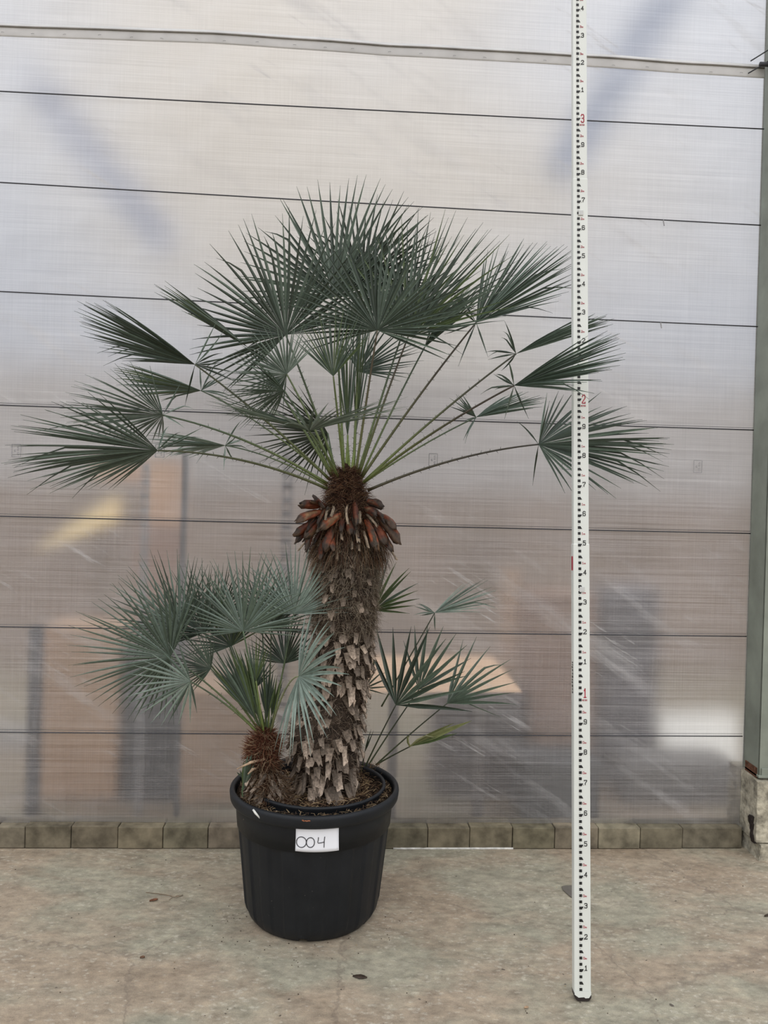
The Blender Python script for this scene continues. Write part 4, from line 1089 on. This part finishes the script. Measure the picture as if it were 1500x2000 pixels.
# stroke digits on a 0..1 x 0..1 box
c = .22
G = {'0': [[(c, 0), (1 - c, 0), (1, c * .6), (1, 1 - c * .6), (1 - c, 1), (c, 1), (0, 1 - c * .6), (0, c * .6), (c, 0)]],
     '1': [[(.2, .78), (.5, 1), (.5, 0)], [(.15, 0), (.85, 0)]],
     '2': [[(0, .8), (c, 1), (1 - c, 1), (1, .85), (1, .62), (0, .12), (0, 0), (1, 0), (1, .12)]],
     '3': [[(0, .85), (c, 1), (1 - c, 1), (1, .85), (1, .64), (.75, .53), (.35, .53)], [(.75, .53), (1, .42), (1, .15), (1 - c, 0), (c, 0), (0, .15)]],
     '4': [[(.75, 0), (.75, 1), (0, .3), (1, .3)]],
     '5': [[(.95, 1), (.05, 1), (.05, .56), (.75, .6), (1, .45), (1, .15), (1 - c, 0), (c, 0), (0, .15)]],
     '6': [[(1, .85), (1 - c, 1), (c, 1), (0, .85), (0, .15), (c, 0), (1 - c, 0), (1, .15), (1, .42), (1 - c, .56), (0, .54)]],
     '7': [[(0, .85), (0, 1), (1, 1), (1, .82), (.4, .3), (.4, 0)]],
     '8': [[(c, .54), (0, .66), (0, .87), (c, 1), (1 - c, 1), (1, .87), (1, .66), (1 - c, .54), (c, .54), (0, .4), (0, .14), (c, 0), (1 - c, 0), (1, .14), (1, .4), (1 - c, .54)]],
     '9': [[(0, .15), (c, 0), (1 - c, 0), (1, .15), (1, .85), (1 - c, 1), (c, 1), (0, .85), (0, .58), (c, .44), (1, .46)]],
     'm': [[(0, 0), (0, 1)], [(0, .95), (.5, .9), (.5, 0)], [(.5, .9), (1, .9), (1, 0)]],
     'M': [[(0, 0), (0, 1), (.5, .5), (1, 1), (1, 0)]], 'E': [[(1, 0), (0, 0), (0, 1), (1, 1)], [(0, .5), (.8, .5)]], 'T': [[(.5, 0), (.5, 1)], [(0, 1), (1, 1)]], 'R': [[(0, 0), (0, 1), (1, .95), (1, .55), (0, .5)], [(.5, .5), (1, 0)]]}
def glyph(s, ch, x, z, w, h, t):
    for pl in G[ch]:
        P = [(x + a * w, z + b_ * h) for a, b_ in pl]
        for (ax, az), (bx, bz) in zip(P, P[1:]):
            dx, dz = bx - ax, bz - az; l = math.hypot(dx, dz)
            if l < 1e-6: continue
            ux, uz = dx / l, dz / l; e = t * .5; nx, nz_ = -uz * e, ux * e
            poly(s, [(ax - ux * e - nx, az - uz * e - nz_), (bx + ux * e - nx, bz + uz * e - nz_), (bx + ux * e + nx, bz + uz * e + nz_), (ax - ux * e + nx, az - uz * e + nz_)])
for dcm in range(1, 42):
    z = dcm * .1; s = MB()
    if dcm % 10:
        glyph(s, str(dcm % 10), .0070, z + .0005, .0080, .0145, .0023)
        poly(s, [(.0036, z - .0018), (.0052, z - .0018), (.0052, z - .0002), (.0036, z - .0002)])
        s.build('black_numeral', M['black'], staff)
    else:
        glyph(s, str(dcm // 10), .0060, z - .0115, .0090, .0285, .0032)
        s.build('red_metre_numeral', M['red'], staff)
        s = MB()
        for q, ch in enumerate('METER'): glyph(s, ch, .0010 + q * .0034, z - .0232, .0024, .0046, .0007)
        s.build('metre_lettering', M['red'], staff)
    zz = z + .04
    if dcm % 10 and zz < 4.1 or True:
        pass
for dcm in range(0, 41):
    if dcm % 10 == 0: continue
    z = dcm * .1 + .04; s = MB()
    glyph(s, str(dcm // 10), .0022, z - .0040, .0046, .0070, .0010)
    glyph(s, 'm', .0086, z - .0040, .0048, .0034, .0010)
    s.build('red_metre_reminder', M['red'], staff)
for z in clipz:
    s = MB(); y = secy(z) - .0035; s.box(sp(-.0075, z - .009, y), xax * .0165, yax * .004, sp(0, z + .009) - sp(0, z - .009))
    s.build('release_button', M['clip'], staff, bevel=.001)
# side sticker and chipped lettering on the left edge
s = MB(); s.box(sp(-.0555 / 2 - .0006, 1.414, .006), xax * .0006, yax * .02, sp(0, 1.462) - sp(0, 1.414)); s.build('side_sticker', M['red'], staff)
s = MB(); z = 1.105
while z > 1.0:
    l = random.uniform(.004, .009)
    s.box(sp(-.0555 / 2 - .0006, z - l, .008 + random.uniform(0, .004)), xax * .0006, yax * random.uniform(.008, .014), sp(0, z) - sp(0, z - l)); z -= l + random.uniform(.002, .004)
s.build('side_lettering', M['black'], staff)

# ------------------------------------------------------------------ scraps on the floor
def scrap(name, label, cat, px, py, l, w, h, ang, c, seed):
    p = at_z(px, py, 0); s = MB(); n = 8; d = Vector((math.cos(ang), math.sin(ang), 0)); t = Vector((-d.y, d.x, 0)); rows = []
    for i in range(n + 1):
        u = i / n; ww = w * math.sin(PI * min(.97, max(.06, u))) ** .7 * (1 + .3 * noise.noise(Vector((seed, i * .6, 0)))); row = []
        for q in (-1, 0, 1):
            row.append(s.vert(p + d * l * (u - .5) + t * ww * q * .5 + Vector((0, 0, .0015 + h * (abs(q) * .8 + .3 * u * u))), c))
        rows.append(row)
    for a, b_ in zip(rows, rows[1:]):
        for j in range(2): s.f.append((a[j], a[j + 1], b_[j + 1], b_[j]))
    return tag(s.build(name, M['sheath'], smooth=True, solid=.0015), label, cat)
scrap('dry_leaf', 'small red-brown dry leaf on the floor left of the tub', 'leaf', 300, 1760, .032, .014, .006, .35, (.17, .07, .035), 1)
scrap('dry_leaf', 'tiny brown leaf crumb on the floor at the lower left', 'leaf', 278, 1872, .016, .012, .006, .1, (.13, .07, .04), 2)
scrap('dry_leaf', 'dark flattened leaf on the floor below and right of the tub', 'leaf', 703, 1909, .050, .022, .002, -.15, (.045, .03, .02), 3)
scrap('dry_leaf', 'dark brown leaf lying against the foot of the footing at the right edge', 'leaf', 1500, 1790, .035, .012, .006, .3, (.06, .04, .025), 4)
scrap('dry_leaf', 'pale tan chip on the floor left of the staff foot', 'leaf', 1028, 1970, .014, .010, .005, .2, (.42, .28, .17), 5)
# twig
s = MB(); pts = [at_z(x, y, .003) for x, y in ((285, 1743), (305, 1745), (325, 1748), (340, 1751), (352, 1749))]; s.tube(pts, .0012, 5, (.16, .10, .06)); s.tube([at_z(330, 1757, .003), at_z(337, 1751, .004), at_z(345, 1752, .003), at_z(357, 1748, .003)], .0018, 5, (.30, .24, .17))
tag(s.build('twig', M['sheath'], smooth=True), 'thin dry twig on the floor left of the tub', 'twig')
# grey rubber flap behind the staff
p = at_z(1113, 1742, 0); s = MB(); out = [(1097, 1731), (1104, 1729), (1117, 1729), (1128, 1734), (1126, 1752), (1117, 1753), (1108, 1746), (1099, 1737)]
a = [s.vert(at_z(x, y, .004)) for x, y in out]; b_ = [s.vert(at_z(x, y, .0005)) for x, y in out]
s.f.append(tuple(a)); s.f.append(tuple(reversed(b_)))
for i in range(len(out)): s.f.append((a[i], a[(i + 1) % len(out)], b_[(i + 1) % len(out)], b_[i]))
tag(s.build('rubber_scrap', plain('dark_rubber', (.13, .115, .095), .8)), 'flat dark grey scrap on the floor just behind the staff', 'scrap')
s = MB(); random.seed(5)
for _ in range(150):
    if random.random() < .5: a = random.uniform(-PI, 0); r = random.uniform(.25, .40); q = Vector((PC.x + r * math.cos(a), PC.y + r * math.sin(a), 0))
    else: q = at_z(random.uniform(20, 1480), random.uniform(1680, 1990), 0)
    l = random.uniform(.001, .0035); s.box(q, Vector((l, 0, 0)), Vector((0, l * .8, 0)), Vector((0, 0, l * .7)), random.choice(((.03, .02, .015), (.06, .04, .03), (.35, .28, .18))))
tag(s.build('soil_crumbs', M['soil']), 'dark soil crumbs scattered on the floor round the tub', 'crumbs', kind='stuff')
